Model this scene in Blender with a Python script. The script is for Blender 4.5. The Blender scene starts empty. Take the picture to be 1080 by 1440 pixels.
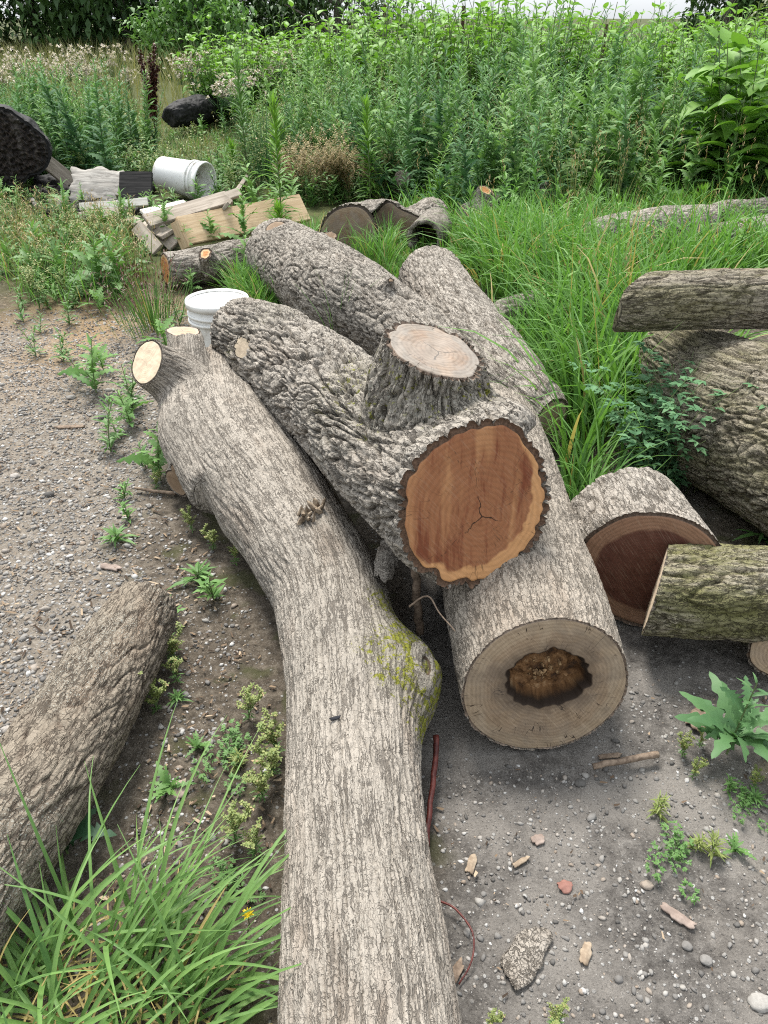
import bpy, math, random
import numpy as np
from mathutils import Vector

# ------------------------------------------------------------------ camera
W0, H0, FPX = 1080.0, 1440.0, 1040.0
CAM_H = 1.30
PITCH = math.radians(33.75)
cP, sP = math.cos(PITCH), math.sin(PITCH)
scene = bpy.context.scene
COL = scene.collection
rng = np.random.default_rng(7)
random.seed(7)

def ray(px, py):
    x = (px - 540.0) / FPX; y = -(py - 720.0) / FPX
    return np.array([x, cP + y * sP, -sP + y * cP])

def P(px, py, z=0.0):
    """world point on the horizontal plane at height z seen at that pixel of the survey"""
    d = ray(px, py)
    t = (z - CAM_H) / d[2]
    return np.array([d[0] * t, d[1] * t, z])

def depth(p):
    return p[1] * cP + (CAM_H - p[2]) * sP

def PR(px, py, z, w):
    """point and metric radius for half a width of w pixels"""
    p = P(px, py, z)
    return p, w / FPX * depth(p)

def PY(px, py, Y):
    d = ray(px, py); t = Y / d[1]
    return np.array([d[0] * t, Y, CAM_H + d[2] * t])

cam_d = bpy.data.cameras.new("camera"); cam = bpy.data.objects.new("camera", cam_d); COL.objects.link(cam)
cam.location = (0, 0, CAM_H); cam.rotation_euler = (math.radians(90) - PITCH, 0, 0)
cam_d.sensor_width = 36; cam_d.lens = 26.0; cam_d.clip_end = 2000; cam_d.clip_start = 0.02
scene.camera = cam

# ------------------------------------------------------------------ light
SUN_EL, SUN_AZ = math.radians(62), math.radians(-20)     # azimuth from +Y towards +X
world = bpy.data.worlds.new("World"); scene.world = world; world.use_nodes = True
wn = world.node_tree; wn.nodes.clear()
sky = wn.nodes.new("ShaderNodeTexSky"); sky.sky_type = 'NISHITA'; sky.sun_disc = False
sky.sun_elevation = SUN_EL; sky.sun_rotation = SUN_AZ
sky.air_density = 1.0; sky.dust_density = 1.5; sky.ozone_density = 1.0
hs = wn.nodes.new("ShaderNodeHueSaturation"); hs.inputs['Saturation'].default_value = 0.22
bg = wn.nodes.new("ShaderNodeBackground"); bg.inputs['Strength'].default_value = 0.15
wo = wn.nodes.new("ShaderNodeOutputWorld")
tcw = wn.nodes.new("ShaderNodeTexCoord"); cn = wn.nodes.new("ShaderNodeTexNoise"); cn.inputs['Scale'].default_value = 2.2; cn.inputs['Detail'].default_value = 5
cr = wn.nodes.new("ShaderNodeValToRGB"); cr.color_ramp.elements[0].position = .3; cr.color_ramp.elements[0].color = (2.0, 2.25, 2.55, 1); cr.color_ramp.elements[1].position = .7; cr.color_ramp.elements[1].color = (2.7, 2.8, 2.9, 1)
mxw = wn.nodes.new("ShaderNodeMix"); mxw.data_type = 'RGBA'; mxw.inputs[0].default_value = .8          # thin bright overcast over the clear sky
wn.links.new(tcw.outputs['Generated'], cn.inputs['Vector']); wn.links.new(cn.outputs[0], cr.inputs[0])
sx_ = wn.nodes.new("ShaderNodeSeparateXYZ"); wn.links.new(tcw.outputs['Generated'], sx_.inputs[0])
el_ = wn.nodes.new("ShaderNodeMapRange"); el_.inputs[1].default_value = 0; el_.inputs[2].default_value = .8; el_.inputs[3].default_value = .56; el_.inputs[4].default_value = 1.25; wn.links.new(sx_.outputs[2], el_.inputs[0])
vm_ = wn.nodes.new("ShaderNodeVectorMath"); vm_.operation = 'SCALE'; wn.links.new(cr.outputs[0], vm_.inputs[0]); wn.links.new(el_.outputs[0], vm_.inputs['Scale'])
wn.links.new(sky.outputs[0], hs.inputs['Color']); wn.links.new(hs.outputs[0], mxw.inputs[6]); wn.links.new(vm_.outputs[0], mxw.inputs[7]); wn.links.new(mxw.outputs[2], bg.inputs['Color']); wn.links.new(bg.outputs[0], wo.inputs[0])
sun_d = bpy.data.lights.new("sun", 'SUN'); sun = bpy.data.objects.new("sun", sun_d); COL.objects.link(sun)
sun_d.energy = 2.0; sun_d.angle = math.radians(18); sun_d.color = (1.0, 0.96, 0.9)
sdir = Vector((math.sin(SUN_AZ) * math.cos(SUN_EL), math.cos(SUN_AZ) * math.cos(SUN_EL), math.sin(SUN_EL)))
sun.rotation_euler = sdir.to_track_quat('Z', 'Y').to_euler(); sun.location = (0, 0, 20)
scene.view_settings.view_transform = 'Standard'; scene.view_settings.look = 'None'
scene.view_settings.exposure = 1.72; scene.view_settings.gamma = 1.0
scene.render.engine = 'CYCLES'
scene.cycles.max_bounces = 7; scene.cycles.diffuse_bounces = 4; scene.cycles.transmission_bounces = 4
scene.cycles.use_denoising = False; scene.cycles.pixel_filter_type = 'BLACKMAN_HARRIS'; scene.cycles.filter_width = 1.1

# ------------------------------------------------------------------ numpy noise
_pr = np.random.default_rng(11)
_perm = _pr.permutation(1024).astype(np.int64)
_g = _pr.normal(size=(1024, 3)); _g /= np.linalg.norm(_g, axis=1)[:, None]; _g = _g.astype(np.float32)
def noise3(p):
    p = np.asarray(p, dtype=np.float32)
    i = np.floor(p).astype(np.int64); f = p - i
    u = f * f * f * (f * (f * 6 - 15) + 10)
    out = 0
    def corner(dx, dy, dz):
        h = _perm[(_perm[(_perm[(i[:, 0] + dx) & 1023] + i[:, 1] + dy) & 1023] + i[:, 2] + dz) & 1023]
        g = _g[h]
        return g[:, 0] * (f[:, 0] - dx) + g[:, 1] * (f[:, 1] - dy) + g[:, 2] * (f[:, 2] - dz)
    def lerp(a, b, t): return a + (b - a) * t
    x00 = lerp(corner(0, 0, 0), corner(1, 0, 0), u[:, 0]); x10 = lerp(corner(0, 1, 0), corner(1, 1, 0), u[:, 0])
    x01 = lerp(corner(0, 0, 1), corner(1, 0, 1), u[:, 0]); x11 = lerp(corner(0, 1, 1), corner(1, 1, 1), u[:, 0])
    return lerp(lerp(x00, x10, u[:, 1]), lerp(x01, x11, u[:, 1]), u[:, 2]) * 1.6
def fbm(p, o=3, gain=.5):
    p = np.asarray(p, dtype=np.float32); a = 1.0; s = 0; tot = 0
    for k in range(o):
        s = s + a * noise3(p * (2.0 ** k) + 17.3 * k); tot += a; a *= gain
    return s / tot
def sstep(a, b, x):
    t = np.clip((x - a) / (b - a), 0, 1); return t * t * (3 - 2 * t)

# ------------------------------------------------------------------ meshes and objects
def mesh_np(name, verts, quads=None, tris=None, attrs=None, mats=(), midx=None, smooth=True):
    verts = np.asarray(verts, dtype=np.float32)
    nq = 0 if quads is None else len(quads); nt = 0 if tris is None else len(tris)
    me = bpy.data.meshes.new(name)
    me.vertices.add(len(verts)); me.vertices.foreach_set("co", verts.ravel())
    li = []
    if nq: li.append(np.asarray(quads, dtype=np.int32).ravel())
    if nt: li.append(np.asarray(tris, dtype=np.int32).ravel())
    li = np.concatenate(li); me.loops.add(len(li)); me.loops.foreach_set("vertex_index", li)
    me.polygons.add(nq + nt)
    st = np.concatenate([np.arange(nq) * 4, nq * 4 + np.arange(nt) * 3]).astype(np.int32)
    me.polygons.foreach_set("loop_start", st)
    if midx is not None: me.polygons.foreach_set("material_index", np.asarray(midx, dtype=np.int32))
    if smooth: me.polygons.foreach_set("use_smooth", np.ones(nq + nt, dtype=bool))
    for k, a in (attrs or {}).items():
        a = np.asarray(a, dtype=np.float32)
        if a.ndim == 1:
            at = me.attributes.new(k, 'FLOAT', 'POINT'); at.data.foreach_set("value", a)
        else:
            at = me.attributes.new(k, 'FLOAT_VECTOR', 'POINT'); at.data.foreach_set("vector", a.ravel())
    for m in mats: me.materials.append(m)
    me.update(calc_edges=True); me.validate()
    return me

def props(o, label=None, cat=None, group=None, kind=None):
    if label: o['label'] = label
    if cat: o['category'] = cat
    if group: o['group'] = group
    if kind: o['kind'] = kind
    return o

def root(name, loc, label, cat, group=None, rz=0):
    o = bpy.data.objects.new(name, None); COL.objects.link(o); o.empty_display_size = .1
    o.location = tuple(float(v) for v in loc); o.rotation_euler = (0, 0, rz)
    return props(o, label, cat, group)

def link(name, me, parent=None, loc=None):
    o = bpy.data.objects.new(name, me); COL.objects.link(o)
    if parent is not None: o.parent = parent
    if loc is not None: o.location = tuple(float(v) for v in loc)
    return o

def copy_tree(o, parent=None):
    c = o.copy(); COL.objects.link(c); c.parent = parent
    for ch in o.children: copy_tree(ch, c)
    return c

# ------------------------------------------------------------------ node helper
class N:
    def __init__(s, name, transl=False):
        s.m = bpy.data.materials.new(name); s.m.use_nodes = True; s.t = s.m.node_tree; s.t.nodes.clear()
        s.out = s.t.nodes.new("ShaderNodeOutputMaterial")
    def n(s, typ, **kw):
        nd = s.t.nodes.new("ShaderNode" + typ)
        for k, v in kw.items(): setattr(nd, k, v)
        return nd
    def l(s, a, b): s.t.links.new(a, b)
    def put(s, sock, v):
        if isinstance(v, bpy.types.NodeSocket): s.l(v, sock)
        elif v is not None:
            if isinstance(v, tuple) and len(v) == 3 and sock.type == 'RGBA': v = (*v, 1)
            sock.default_value = v
    def attr(s, name, out='Fac'):
        a = s.n("Attribute"); a.attribute_name = name; return a.outputs[out]
    def noise(s, vec, scale, detail=4, rough=.55, out='Fac', dist=0):
        a = s.n("TexNoise"); s.put(a.inputs['Vector'], vec); a.inputs['Scale'].default_value = scale
        a.inputs['Detail'].default_value = detail; a.inputs['Roughness'].default_value = rough; a.inputs['Distortion'].default_value = dist
        return a.outputs[out]
    def voro(s, vec, scale, feature='F1', out='Distance', rand=1):
        a = s.n("TexVoronoi", feature=feature); s.put(a.inputs['Vector'], vec); a.inputs['Scale'].default_value = scale
        a.inputs['Randomness'].default_value = rand; return a.outputs[out]
    def math(s, op, a, b=None, c=None, clamp=False):
        m = s.n("Math", operation=op); m.use_clamp = clamp
        for i, v in enumerate((a, b, c)):
            if v is not None: s.put(m.inputs[i], v)
        return m.outputs[0]
    def vmath(s, op, a, b=None):
        m = s.n("VectorMath", operation=op); s.put(m.inputs[0], a)
        if b is not None: s.put(m.inputs[1], b)
        return m.outputs['Value'] if op in ('LENGTH', 'DOT_PRODUCT') else m.outputs[0]
    def sep(s, v):
        m = s.n("SeparateXYZ"); s.put(m.inputs[0], v); return m.outputs
    def comb(s, x, y, z):
        m = s.n("CombineXYZ")
        for i, v in enumerate((x, y, z)): s.put(m.inputs[i], v)
        return m.outputs[0]
    def mix(s, f, a, b, mode='MIX'):
        m = s.n("Mix", data_type='RGBA', blend_type=mode); s.put(m.inputs[0], f); s.put(m.inputs[6], a); s.put(m.inputs[7], b)
        return m.outputs[2]
    def ss(s, x, a, b, lo=0., hi=1.):
        m = s.n("MapRange", interpolation_type='SMOOTHSTEP'); s.put(m.inputs[0], x)
        for i, v in ((1, a), (2, b), (3, lo), (4, hi)): s.put(m.inputs[i], v)
        return m.outputs[0]
    def ramp(s, f, stops):
        r = s.n("ValToRGB"); s.put(r.inputs[0], f); e = r.color_ramp.elements
        while len(e) < len(stops): e.new(.5)
        for el, (p, c) in zip(e, stops): el.position = p; el.color = (*c, 1)
        return r.outputs[0]
    def bump(s, h, strength=.5, dist=.002, normal=None):
        b = s.n("Bump"); s.put(b.inputs['Height'], h); b.inputs['Strength'].default_value = strength; b.inputs['Distance'].default_value = dist
        if normal is not None: s.l(normal, b.inputs['Normal'])
        return b.outputs[0]
    def bsdf(s, col, rough=.85, normal=None, spec=.25, transl=0, tcol=None, **kw):
        b = s.n("BsdfPrincipled"); s.put(b.inputs['Base Color'], col); s.put(b.inputs['Roughness'], rough)
        b.inputs['Specular IOR Level'].default_value = spec
        for k, v in kw.items(): s.put(b.inputs[k], v)
        if normal is not None: s.l(normal, b.inputs['Normal'])
        o = b.outputs[0]
        if transl:
            t = s.n("BsdfTranslucent"); s.put(t.inputs['Color'], tcol if tcol is not None else col)
            if normal is not None: s.l(normal, t.inputs['Normal'])
            mx = s.n("MixShader"); mx.inputs[0].default_value = transl; s.l(o, mx.inputs[1]); s.l(t.outputs[0], mx.inputs[2]); o = mx.outputs[0]
        s.l(o, s.out.inputs['Surface']); return s.m
    def pos(s):
        return s.n("NewGeometry").outputs['Position']

# ------------------------------------------------------------------ bark
def mat_bark(name, ridge=(.36, .32, .28), mid=(.23, .20, .17), furrow=(.075, .062, .05), moss=(.15, .165, .03), moss_amt=0.0,
             lichen=0.25, brown=0.25, alga=0.0, cw=.013, cl=.10, tw=.022, tl=.011, fine=1., lev=.80, mott=.45, stops=(.10, .42, .80), pw=.016, pl=.040, pk=.5, pe=.07):
    s = N(name)
    ridge, mid, furrow = [tuple(c * lev for c in k) for k in (ridge, mid, furrow)]
    h = s.attr('bark'); rest = s.attr('rest', 'Vector'); mo = s.attr('moss')
    st = s.vmath('MULTIPLY', rest, (1, 1, .26))
    n1 = s.noise(st, 9, 5, .6); n2 = s.noise(st, 105, 6, .7); n3 = s.noise(rest, 300, 4, .65); n4 = s.noise(rest, 3.0, 3, .5)
    wv = s.vmath('ADD', rest, s.vmath('MULTIPLY', s.vmath('SUBTRACT', s.noise(rest, 38, 3, .6, 'Color'), (.5, .5, .5)), (.016, .016, .02)))
    # long cracks between the plates, then short cross checks, at the size of the bark's own scales
    k1 = s.noise(s.vmath('MULTIPLY', wv, (1 / cw, 1 / cw, 1 / cl)), 1.0, 3, .6)
    k1 = s.math('ABSOLUTE', s.math('SUBTRACT', k1, .5))
    k2 = s.noise(s.vmath('MULTIPLY', wv, (1 / tw, 1 / tw, 1 / tl)), 1.0, 2, .55)
    k2 = s.math('ABSOLUTE', s.math('SUBTRACT', k2, .5))
    wid = s.ss(s.noise(rest, 26, 2), .35, .65, .006, .036)
    c1 = s.math('SUBTRACT', 1.0, s.ss(s.math('DIVIDE', k1, wid), .25, 1.4))
    c2 = s.math('MULTIPLY', s.math('SUBTRACT', 1.0, s.ss(s.math('DIVIDE', k2, wid), .15, .75)), s.ss(n2, .40, .56))
    pv = s.vmath('MULTIPLY', s.vmath('ADD', wv, s.vmath('MULTIPLY', s.vmath('SUBTRACT', s.noise(rest, 120, 3, .6, 'Color'), (.5, .5, .5)), (.006, .006, .010))), (1 / pw, 1 / pw, 1 / pl))
    pd = s.voro(pv, 1.0, 'DISTANCE_TO_EDGE'); pc = s.sep(s.voro(pv, 1.0, 'F1', 'Color'))[0]
    c3 = s.math('MULTIPLY', s.ss(pd, pe, pe * .15), s.ss(n2, .34, .56, .1, 1.))
    c1 = s.math('MAXIMUM', c1, s.math('MULTIPLY', c3, pk * 1.3, None, True))
    ck = s.math('MULTIPLY', s.math('MAXIMUM', c1, s.math('MULTIPLY', c2, .9)), fine)
    hh = s.math('ADD', h, s.math('MULTIPLY', s.math('SUBTRACT', n2, .5), mott))
    col = s.ramp(hh, [(stops[0], furrow), (stops[1], mid), (stops[2], ridge), (1.0, tuple(min(1, c * 1.25) for c in ridge))])
    col = s.mix(s.math('MULTIPLY', s.ss(pc, .55, 1.), .22 * pk * 2), col, tuple(c * .62 for c in ridge)); col = s.mix(s.math('MULTIPLY', s.ss(pc, .4, .0), .22 * pk * 2), col, tuple(min(1, c * 1.3) for c in ridge))
    col = s.mix(s.ss(n3, .42, .70, 0, .22), col, tuple(min(1, c * 1.45) for c in ridge))
    col = s.mix(s.ss(n3, .50, .28, 0, .32), col, furrow)
    # warm brown weathering where bark has flaked
    br = s.math('MULTIPLY', s.ss(n1, .52, .68), brown)
    col = s.mix(br, col, s.mix(.5, col, (.19, .115, .068)))
    # grey lichen dust
    li = s.math('MULTIPLY', s.ss(n3, .54, .66), s.ss(n4, .42, .6, 0., lichen * 2))
    col = s.mix(li, col, (.36, .36, .315))
    col = s.mix(s.ss(n4, .38, .75, .0, .30), col, (.085, .078, .066), 'MIX')
    # green algae in a film, yellow-green moss in spots
    if alga: col = s.mix(s.math('MULTIPLY', s.ss(s.math('ADD', n1, s.math('MULTIPLY', n2, .45)), .62, .84), alga), col, (.135, .135, .045))
    sp = s.noise(rest, 75, 4, .6)
    ms = s.math('MULTIPLY', s.ss(s.math('ADD', sp, s.math('MULTIPLY', mo, .19)), .63, .69), s.ss(mo, .02, .3))
    col = s.mix(s.math('MULTIPLY', mo, .55), col, (.085, .086, .038))
    col = s.mix(ms, col, s.mix(s.ss(n3, .4, .65), moss, (.22, .21, .03)))
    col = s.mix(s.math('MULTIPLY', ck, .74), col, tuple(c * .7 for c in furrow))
    hb = s.math('SUBTRACT', s.math('ADD', s.math('MULTIPLY', n2, .75), s.math('MULTIPLY', n3, .38)), s.math('MULTIPLY', ck, .55))
    return s.bsdf(col, .93, s.bump(hb, 1.0, .006), .10)

def bark_h(co, st):
    """0 in the furrows, 1 on the plates; co = (R cos, R sin, s) in metres"""
    a = st
    off = np.array([a.get('seed', 0) * 3.17, a.get('seed', 0) * 1.31, 0], dtype=np.float32)
    q = co.astype(np.float32) + off
    wx = noise3(q * np.array([14, 14, 5.0])) * a.get('warp', .012); wy = noise3(q * np.array([14, 14, 5.0]) + 31) * a.get('warp', .012)
    wz = noise3(q * np.array([20, 20, 14.])) * a.get('warp', .012) * 1.5
    q2 = q + np.stack([wx, wy, wz], 1)
    out = 0
    fx, fs = 1 / a['w'], 1 / a['l']
    n1 = np.abs(noise3(q2 * np.array([fx, fx, fs]))); r1 = sstep(.0, a.get('sharp', .30) * .72, n1)
    n2 = np.abs(noise3(q2 * np.array([fx * 2.1, fx * 2.1, fs * 2.1]) + 57)); r2 = sstep(.0, .30, n2)
    fc, fcs = 1 / a.get('cw', .035), 1 / a.get('cl', .016)
    n3 = np.abs(noise3(q2 * np.array([fc, fc, fcs]) + 91)); r3 = sstep(.0, .16, n3)
    n4 = fbm(q * np.array([80, 80, 45.]), 3, .7)
    ka, kb, kc, kd = a.get('k', (.5, .25, .15, .1))
    h = ka * r1 + kb * r2 + kc * r3 + kd * (n4 * .7 + .5)
    h = h * (1 - a.get('dish', .0) * sstep(.3, 1., n1))
    return np.clip(h, 0, 1)

# ------------------------------------------------------------------ logs
def catmull(pts, rad, step):
    pts = np.asarray(pts, float); rad = np.asarray(rad, float)
    if len(pts) == 2:
        n = max(2, int(np.linalg.norm(pts[1] - pts[0]) / step)); t = np.linspace(0, 1, n + 1)[:, None]
        return pts[0] + (pts[1] - pts[0]) * t, rad[0] + (rad[1] - rad[0]) * t[:, 0]
    A = np.vstack([2 * pts[0] - pts[1], pts, 2 * pts[-1] - pts[-2]]); R = np.concatenate([[rad[0]], rad, [rad[-1]]])
    op, orr = [], []
    for i in range(1, len(A) - 2):
        n = max(1, int(np.linalg.norm(A[i + 1] - A[i]) / step)); t = np.linspace(0, 1, n, endpoint=False)[:, None]
        p0, p1, p2, p3 = A[i - 1], A[i], A[i + 1], A[i + 2]
        op.append(.5 * (2 * p1 + (p2 - p0) * t + (2 * p0 - 5 * p1 + 4 * p2 - p3) * t * t + (3 * p1 - p0 - 3 * p2 + p3) * t ** 3))
        tt = t[:, 0] ** 2 * (3 - 2 * t[:, 0]); orr.append(R[i] + (R[i + 1] - R[i]) * tt)
    op.append(A[-2][None]); orr.append([R[-2]])
    return np.vstack(op), np.concatenate(orr)

def frames(p):
    t = np.gradient(p, axis=0); t /= np.linalg.norm(t, axis=1)[:, None]
    a = np.array([0, 0, 1.]) if abs(t[0, 2]) < .8 else np.array([1., 0, 0])
    n = a - t[0] * a.dot(t[0]); n /= np.linalg.norm(n); ns = [n]
    for i in range(1, len(p)):
        n = ns[-1] - t[i] * ns[-1].dot(t[i]); n /= np.linalg.norm(n); ns.append(n)
    ns = np.array(ns); return t, ns, np.cross(t, ns)

def tube_geo(p, r, seg=24, cap=True):
    t, n, b = frames(p); a = np.linspace(0, 2 * math.pi, seg, endpoint=False)
    r = np.broadcast_to(r, (len(p),))
    v = p[:, None, :] + r[:, None, None] * (np.cos(a)[None, :, None] * n[:, None, :] + np.sin(a)[None, :, None] * b[:, None, :])
    v = v.reshape(-1, 3); K = len(p)
    i = np.arange(K - 1)[:, None] * seg; j = np.arange(seg)[None, :]; j2 = (j + 1) % seg
    q = np.stack([i + j, i + j2, i + seg + j2, i + seg + j], -1).reshape(-1, 4)
    tr = np.zeros((0, 3), int)
    if cap:
        v = np.vstack([v, p[0], p[-1]]); c0, c1 = K * seg, K * seg + 1; j = np.arange(seg); j2 = (j + 1) % seg
        tr = np.vstack([np.stack([np.full(seg, c0), j2, j], -1), np.stack([np.full(seg, c1), (K - 1) * seg + j, (K - 1) * seg + j2], -1)])
    return v, q, tr

def eval_mesh(me, mods):
    o = bpy.data.objects.new("temporary", me); COL.objects.link(o)
    for typ, kw in mods:
        m = o.modifiers.new(typ, typ)
        for k, v in kw.items(): setattr(m, k, v)
    dg = bpy.context.evaluated_depsgraph_get(); dg.update()
    ev = o.evaluated_get(dg); m2 = ev.to_mesh()
    nv = len(m2.vertices); v = np.empty(nv * 3, np.float32); m2.vertices.foreach_get("co", v); v = v.reshape(-1, 3)
    nl = len(m2.loops); lv = np.empty(nl, np.int32); m2.loops.foreach_get("vertex_index", lv)
    nm = np.empty(nv * 3, np.float32); m2.vertices.foreach_get("normal", nm); nm = nm.reshape(-1, 3)
    tot = np.empty(len(m2.polygons), np.int32); m2.polygons.foreach_get("loop_total", tot)
    assert (tot == 4).all()
    q = lv.reshape(-1, 4).copy(); ev.to_mesh_clear(); bpy.data.objects.remove(o); bpy.data.meshes.remove(me)
    return v, q, nm

def make_log(name, label, limbs, cuts, style, bmat, vox=.018, sub=2, smooth=6, bumps=(), moss=(), group=None, cat='log', rest_step=.015, lump=.02, twist=0.):
    """limbs: [(points, radii)], the first is the trunk; cuts: dict(c, n, reach, mat, ...)"""
    allv, allq, allt = [], [], []; base = 0; spl = []
    for pts, rad in limbs:
        p, r = catmull(pts, rad, rest_step)
        v, q, t = tube_geo(p, r, 28); allv.append(v); allq.append(q + base); allt.append(t + base); base += len(v)
        T, Nn, B = frames(p); S = np.concatenate([[0], np.cumsum(np.linalg.norm(np.diff(p, axis=0), axis=1))]); spl.append((p, r, T, Nn, B, S))
    me = mesh_np("temporary", np.vstack(allv), np.vstack(allq), np.vstack(allt))
    v, q, nm = eval_mesh(me, [('REMESH', dict(mode='VOXEL', voxel_size=vox)), ('SMOOTH', dict(factor=.5, iterations=smooth)),
                              ('SUBSURF', dict(levels=sub, render_levels=sub))])
    # lumps and burls
    sd = style.get('seed', 0)
    R0 = float(np.mean(spl[0][1]))
    v = v + nm * (fbm(v * (.55 / R0) + sd * 7, 3) * lump * R0 * 6)[:, None]
    for c, rad, hgt in bumps:
        d = np.linalg.norm(v - np.asarray(c), axis=1) / rad
        v = v + nm * (hgt * np.exp(-d * d * 1.2))[:, None]
    # bark coordinates
    nv = len(v); W = []; CO = []
    for (p, r, T, Nn, B, S) in spl:
        idx = np.empty(nv, np.int64)
        for a in range(0, nv, 40000):
            ch = v[a:a + 40000]; d2 = (ch ** 2).sum(1)[:, None] - 2 * ch @ p.T.astype(np.float32) + (p ** 2).sum(1)[None].astype(np.float32)
            idx[a:a + 40000] = d2.argmin(1)
        d = v - p[idx]; al = (d * T[idx]).sum(1); d = d - T[idx] * al[:, None]; s = S[idx] + al
        cx = (d * Nn[idx]).sum(1); cy = (d * B[idx]).sum(1); rr = np.sqrt(cx * cx + cy * cy) + 1e-6
        th = np.arctan2(cy, cx) + twist * s; Rm = float(np.mean(r))
        co = np.stack([Rm * np.cos(th), Rm * np.sin(th), s], 1)
        ovr = np.maximum(-s, s - S[-1]); ov = (ovr > .006) | ((ovr > -.025) & (rr < .86 * r[idx])); co[ov] = v[ov] * np.array([1, 1, .6]) + 5.
        CO.append(co); W.append(np.clip(rr - r[idx], -.2, .5) + 3 * np.clip(-s, 0, .2))
    W = np.array(W); W = np.exp(-(W - W.min(0)) / .022); W /= W.sum(0)
    h = 0
    for k, c in enumerate(CO):
        m = W[k] > .02; hk = np.zeros(nv, np.float32); hk[m] = bark_h(c[m] + k * 1.7, style); h = h + W[k] * hk
    restc = (np.array(CO) + (np.arange(len(CO)) * 1.7)[:, None, None])
    rest = restc[W.argmax(0), np.arange(nv)]
    amp = style['amp'] * (1 + .35 * fbm(v * 6 + 3, 2))
    for c, rad, hgt in bumps:
        if style.get('calm', True):
            d = np.linalg.norm(v - np.asarray(c), axis=1) / rad; amp = amp * (1 - .35 * np.exp(-d * d * 3))
    v = v + nm * ((h - .75) * amp)[:, None]
    mo = np.zeros(nv)
    for c, rad, k in moss:
        d = np.linalg.norm(v - np.asarray(c), axis=1) / rad; mo = np.maximum(mo, k * sstep(1.15, .35, d + .35 * fbm(v * 14, 2)))
    # cuts: snap what lies past each cut plane onto it
    keep = np.ones(len(q), bool); capinfo = []
    for ci, cdef in enumerate(cuts):
        c = np.asarray(cdef['c'], float); n = np.asarray(cdef['n'], float); n /= np.linalg.norm(n)
        reach = cdef['reach']
        rel = v - c; d = rel @ n; lat = np.linalg.norm(rel - d[:, None] * n, axis=1)
        if cdef.get('rag'):
            d = d - cdef['rag'] * (np.abs(fbm(v * 22, 2)))
        past = (d > 0) & (d < cdef.get('far', .6)) & (lat < reach)
        pq = past[q]; gone = pq.all(1); keep &= ~gone
        mixed = pq.any(1) & ~gone
        sv = np.unique(q[mixed][past[q[mixed]]])
        ax = cdef.get('ax'); 
        v[sv] = v[sv] - n * (rel[sv] @ n)[:, None]
        capinfo.append((cdef, c, n, sv))
    q = q[keep]
    used = np.zeros(nv, bool); used[q.ravel()] = True; remap = np.cumsum(used) - 1
    o_c = limbs[0][0]; basept = np.array(np.mean(np.asarray(o_c), axis=0)); basept[2] = float(v[used][:, 2].min())
    rt = root(name, basept, label, cat, group)
    me = mesh_np("bark", v[used] - basept, remap[q], attrs={'bark': h[used], 'rest': rest[used], 'moss': mo[used]}, mats=[bmat])
    link("bark", me, rt)
    used_v = used
    for cdef, c, n, sv in capinfo:
        sv = sv[used_v[sv]]
        if len(sv) < 12 or cdef.get('mat') is None: continue
        bp = v[sv]
        up = np.array([0, 0, 1.]) if abs(n[2]) < .9 else np.array([0, 1., 0])
        ex = np.cross(up, n); ex /= np.linalg.norm(ex); ey = np.cross(n, ex)
        cen = bp.mean(0) if cdef.get('pith') is None else bp.mean(0) + ex * cdef['pith'][0] + ey * cdef['pith'][1]
        x = (bp - cen) @ ex; y = (bp - cen) @ ey
        nb = 360; bins = ((np.arctan2(y, x) + math.pi) / (2 * math.pi) * nb).astype(int) % nb
        rr = np.hypot(x, y); Rb = np.zeros(nb); np.maximum.at(Rb, bins, rr)
        good = Rb > 0; ii = np.arange(nb); Rb = np.interp(ii, ii[good], Rb[good], period=nb)
        # the grid: wood disc, with the bark ring round it set a little back
        ths = (ii + .5) / nb * 2 * math.pi - math.pi
        Rs = Rb.copy()
        ker = np.hanning(cdef.get('ker', 31)); ker /= ker.sum(); Rsm = np.convolve(np.concatenate([Rs[-(len(ker) // 2):], Rs, Rs[:len(ker) // 2]]), ker, 'valid')
        bt = cdef.get('bark_t', .012)
        Rw = np.minimum(Rsm - bt, Rb - .002) ; Rw = np.maximum(Rw, .6 * Rsm)
        NR = cdef.get('rings', 34)
        rads = [Rw * t for t in np.linspace(0.0, 1, NR)] + [Rw + .0008, Rw + (Rb - Rw) * .35, Rw + (Rb - Rw) * .7, Rb * 1.0]
        back = [0.] * NR + [-.004, -.006, -.005, 0.]
        G = []; A = []
        hole = cdef.get('hole')
        for k, (R, bk) in enumerate(zip(rads, back)):
            X = R * np.cos(ths); Y = R * np.sin(ths)
            z = np.full(nb, bk)
            pt3 = np.stack([X, Y, np.zeros(nb)], 1)
            if k < NR:
                z = z + fbm(pt3 * np.array([30, 30, 1]) + sd * 5, 3) * cdef.get('rough', .0025)
                if k >= NR - 1: z = z * .3
            else:
                z = z + (fbm(pt3 * 90 + sd, 2)) * .004 * (0 if k == len(rads) - 1 else 1)
            ed = Rw - R
            if hole:
                hx, hy = hole['c']; ang = np.arctan2(Y - hy, X - hx)
                pr = np.stack([np.cos(ang) * 1.5, np.sin(ang) * 1.5, np.full(nb, sd)], 1)
                hr = hole['r'] * (1 + .17 * fbm(pr * 1.3, 3) + .09 * noise3(pr * 3.0))
                hd = np.hypot((X - hx) / hole.get('asp', 1), Y - hy) / hr
                z = z - hole['d'] * sstep(1.02, .80, hd) * (1 - .25 * sstep(.8, 0, hd)) - sstep(.92, .8, hd) * (.5 + .5 * fbm(pt3 * 55, 3)) * hole['d'] * .55
                A.append(np.stack([X, Y, ed, hd], 1))
            else:
                A.append(np.stack([X, Y, ed, np.full(nb, 9.)], 1))
            G.append(cen + X[:, None] * ex + Y[:, None] * ey + z[:, None] * n)
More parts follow.
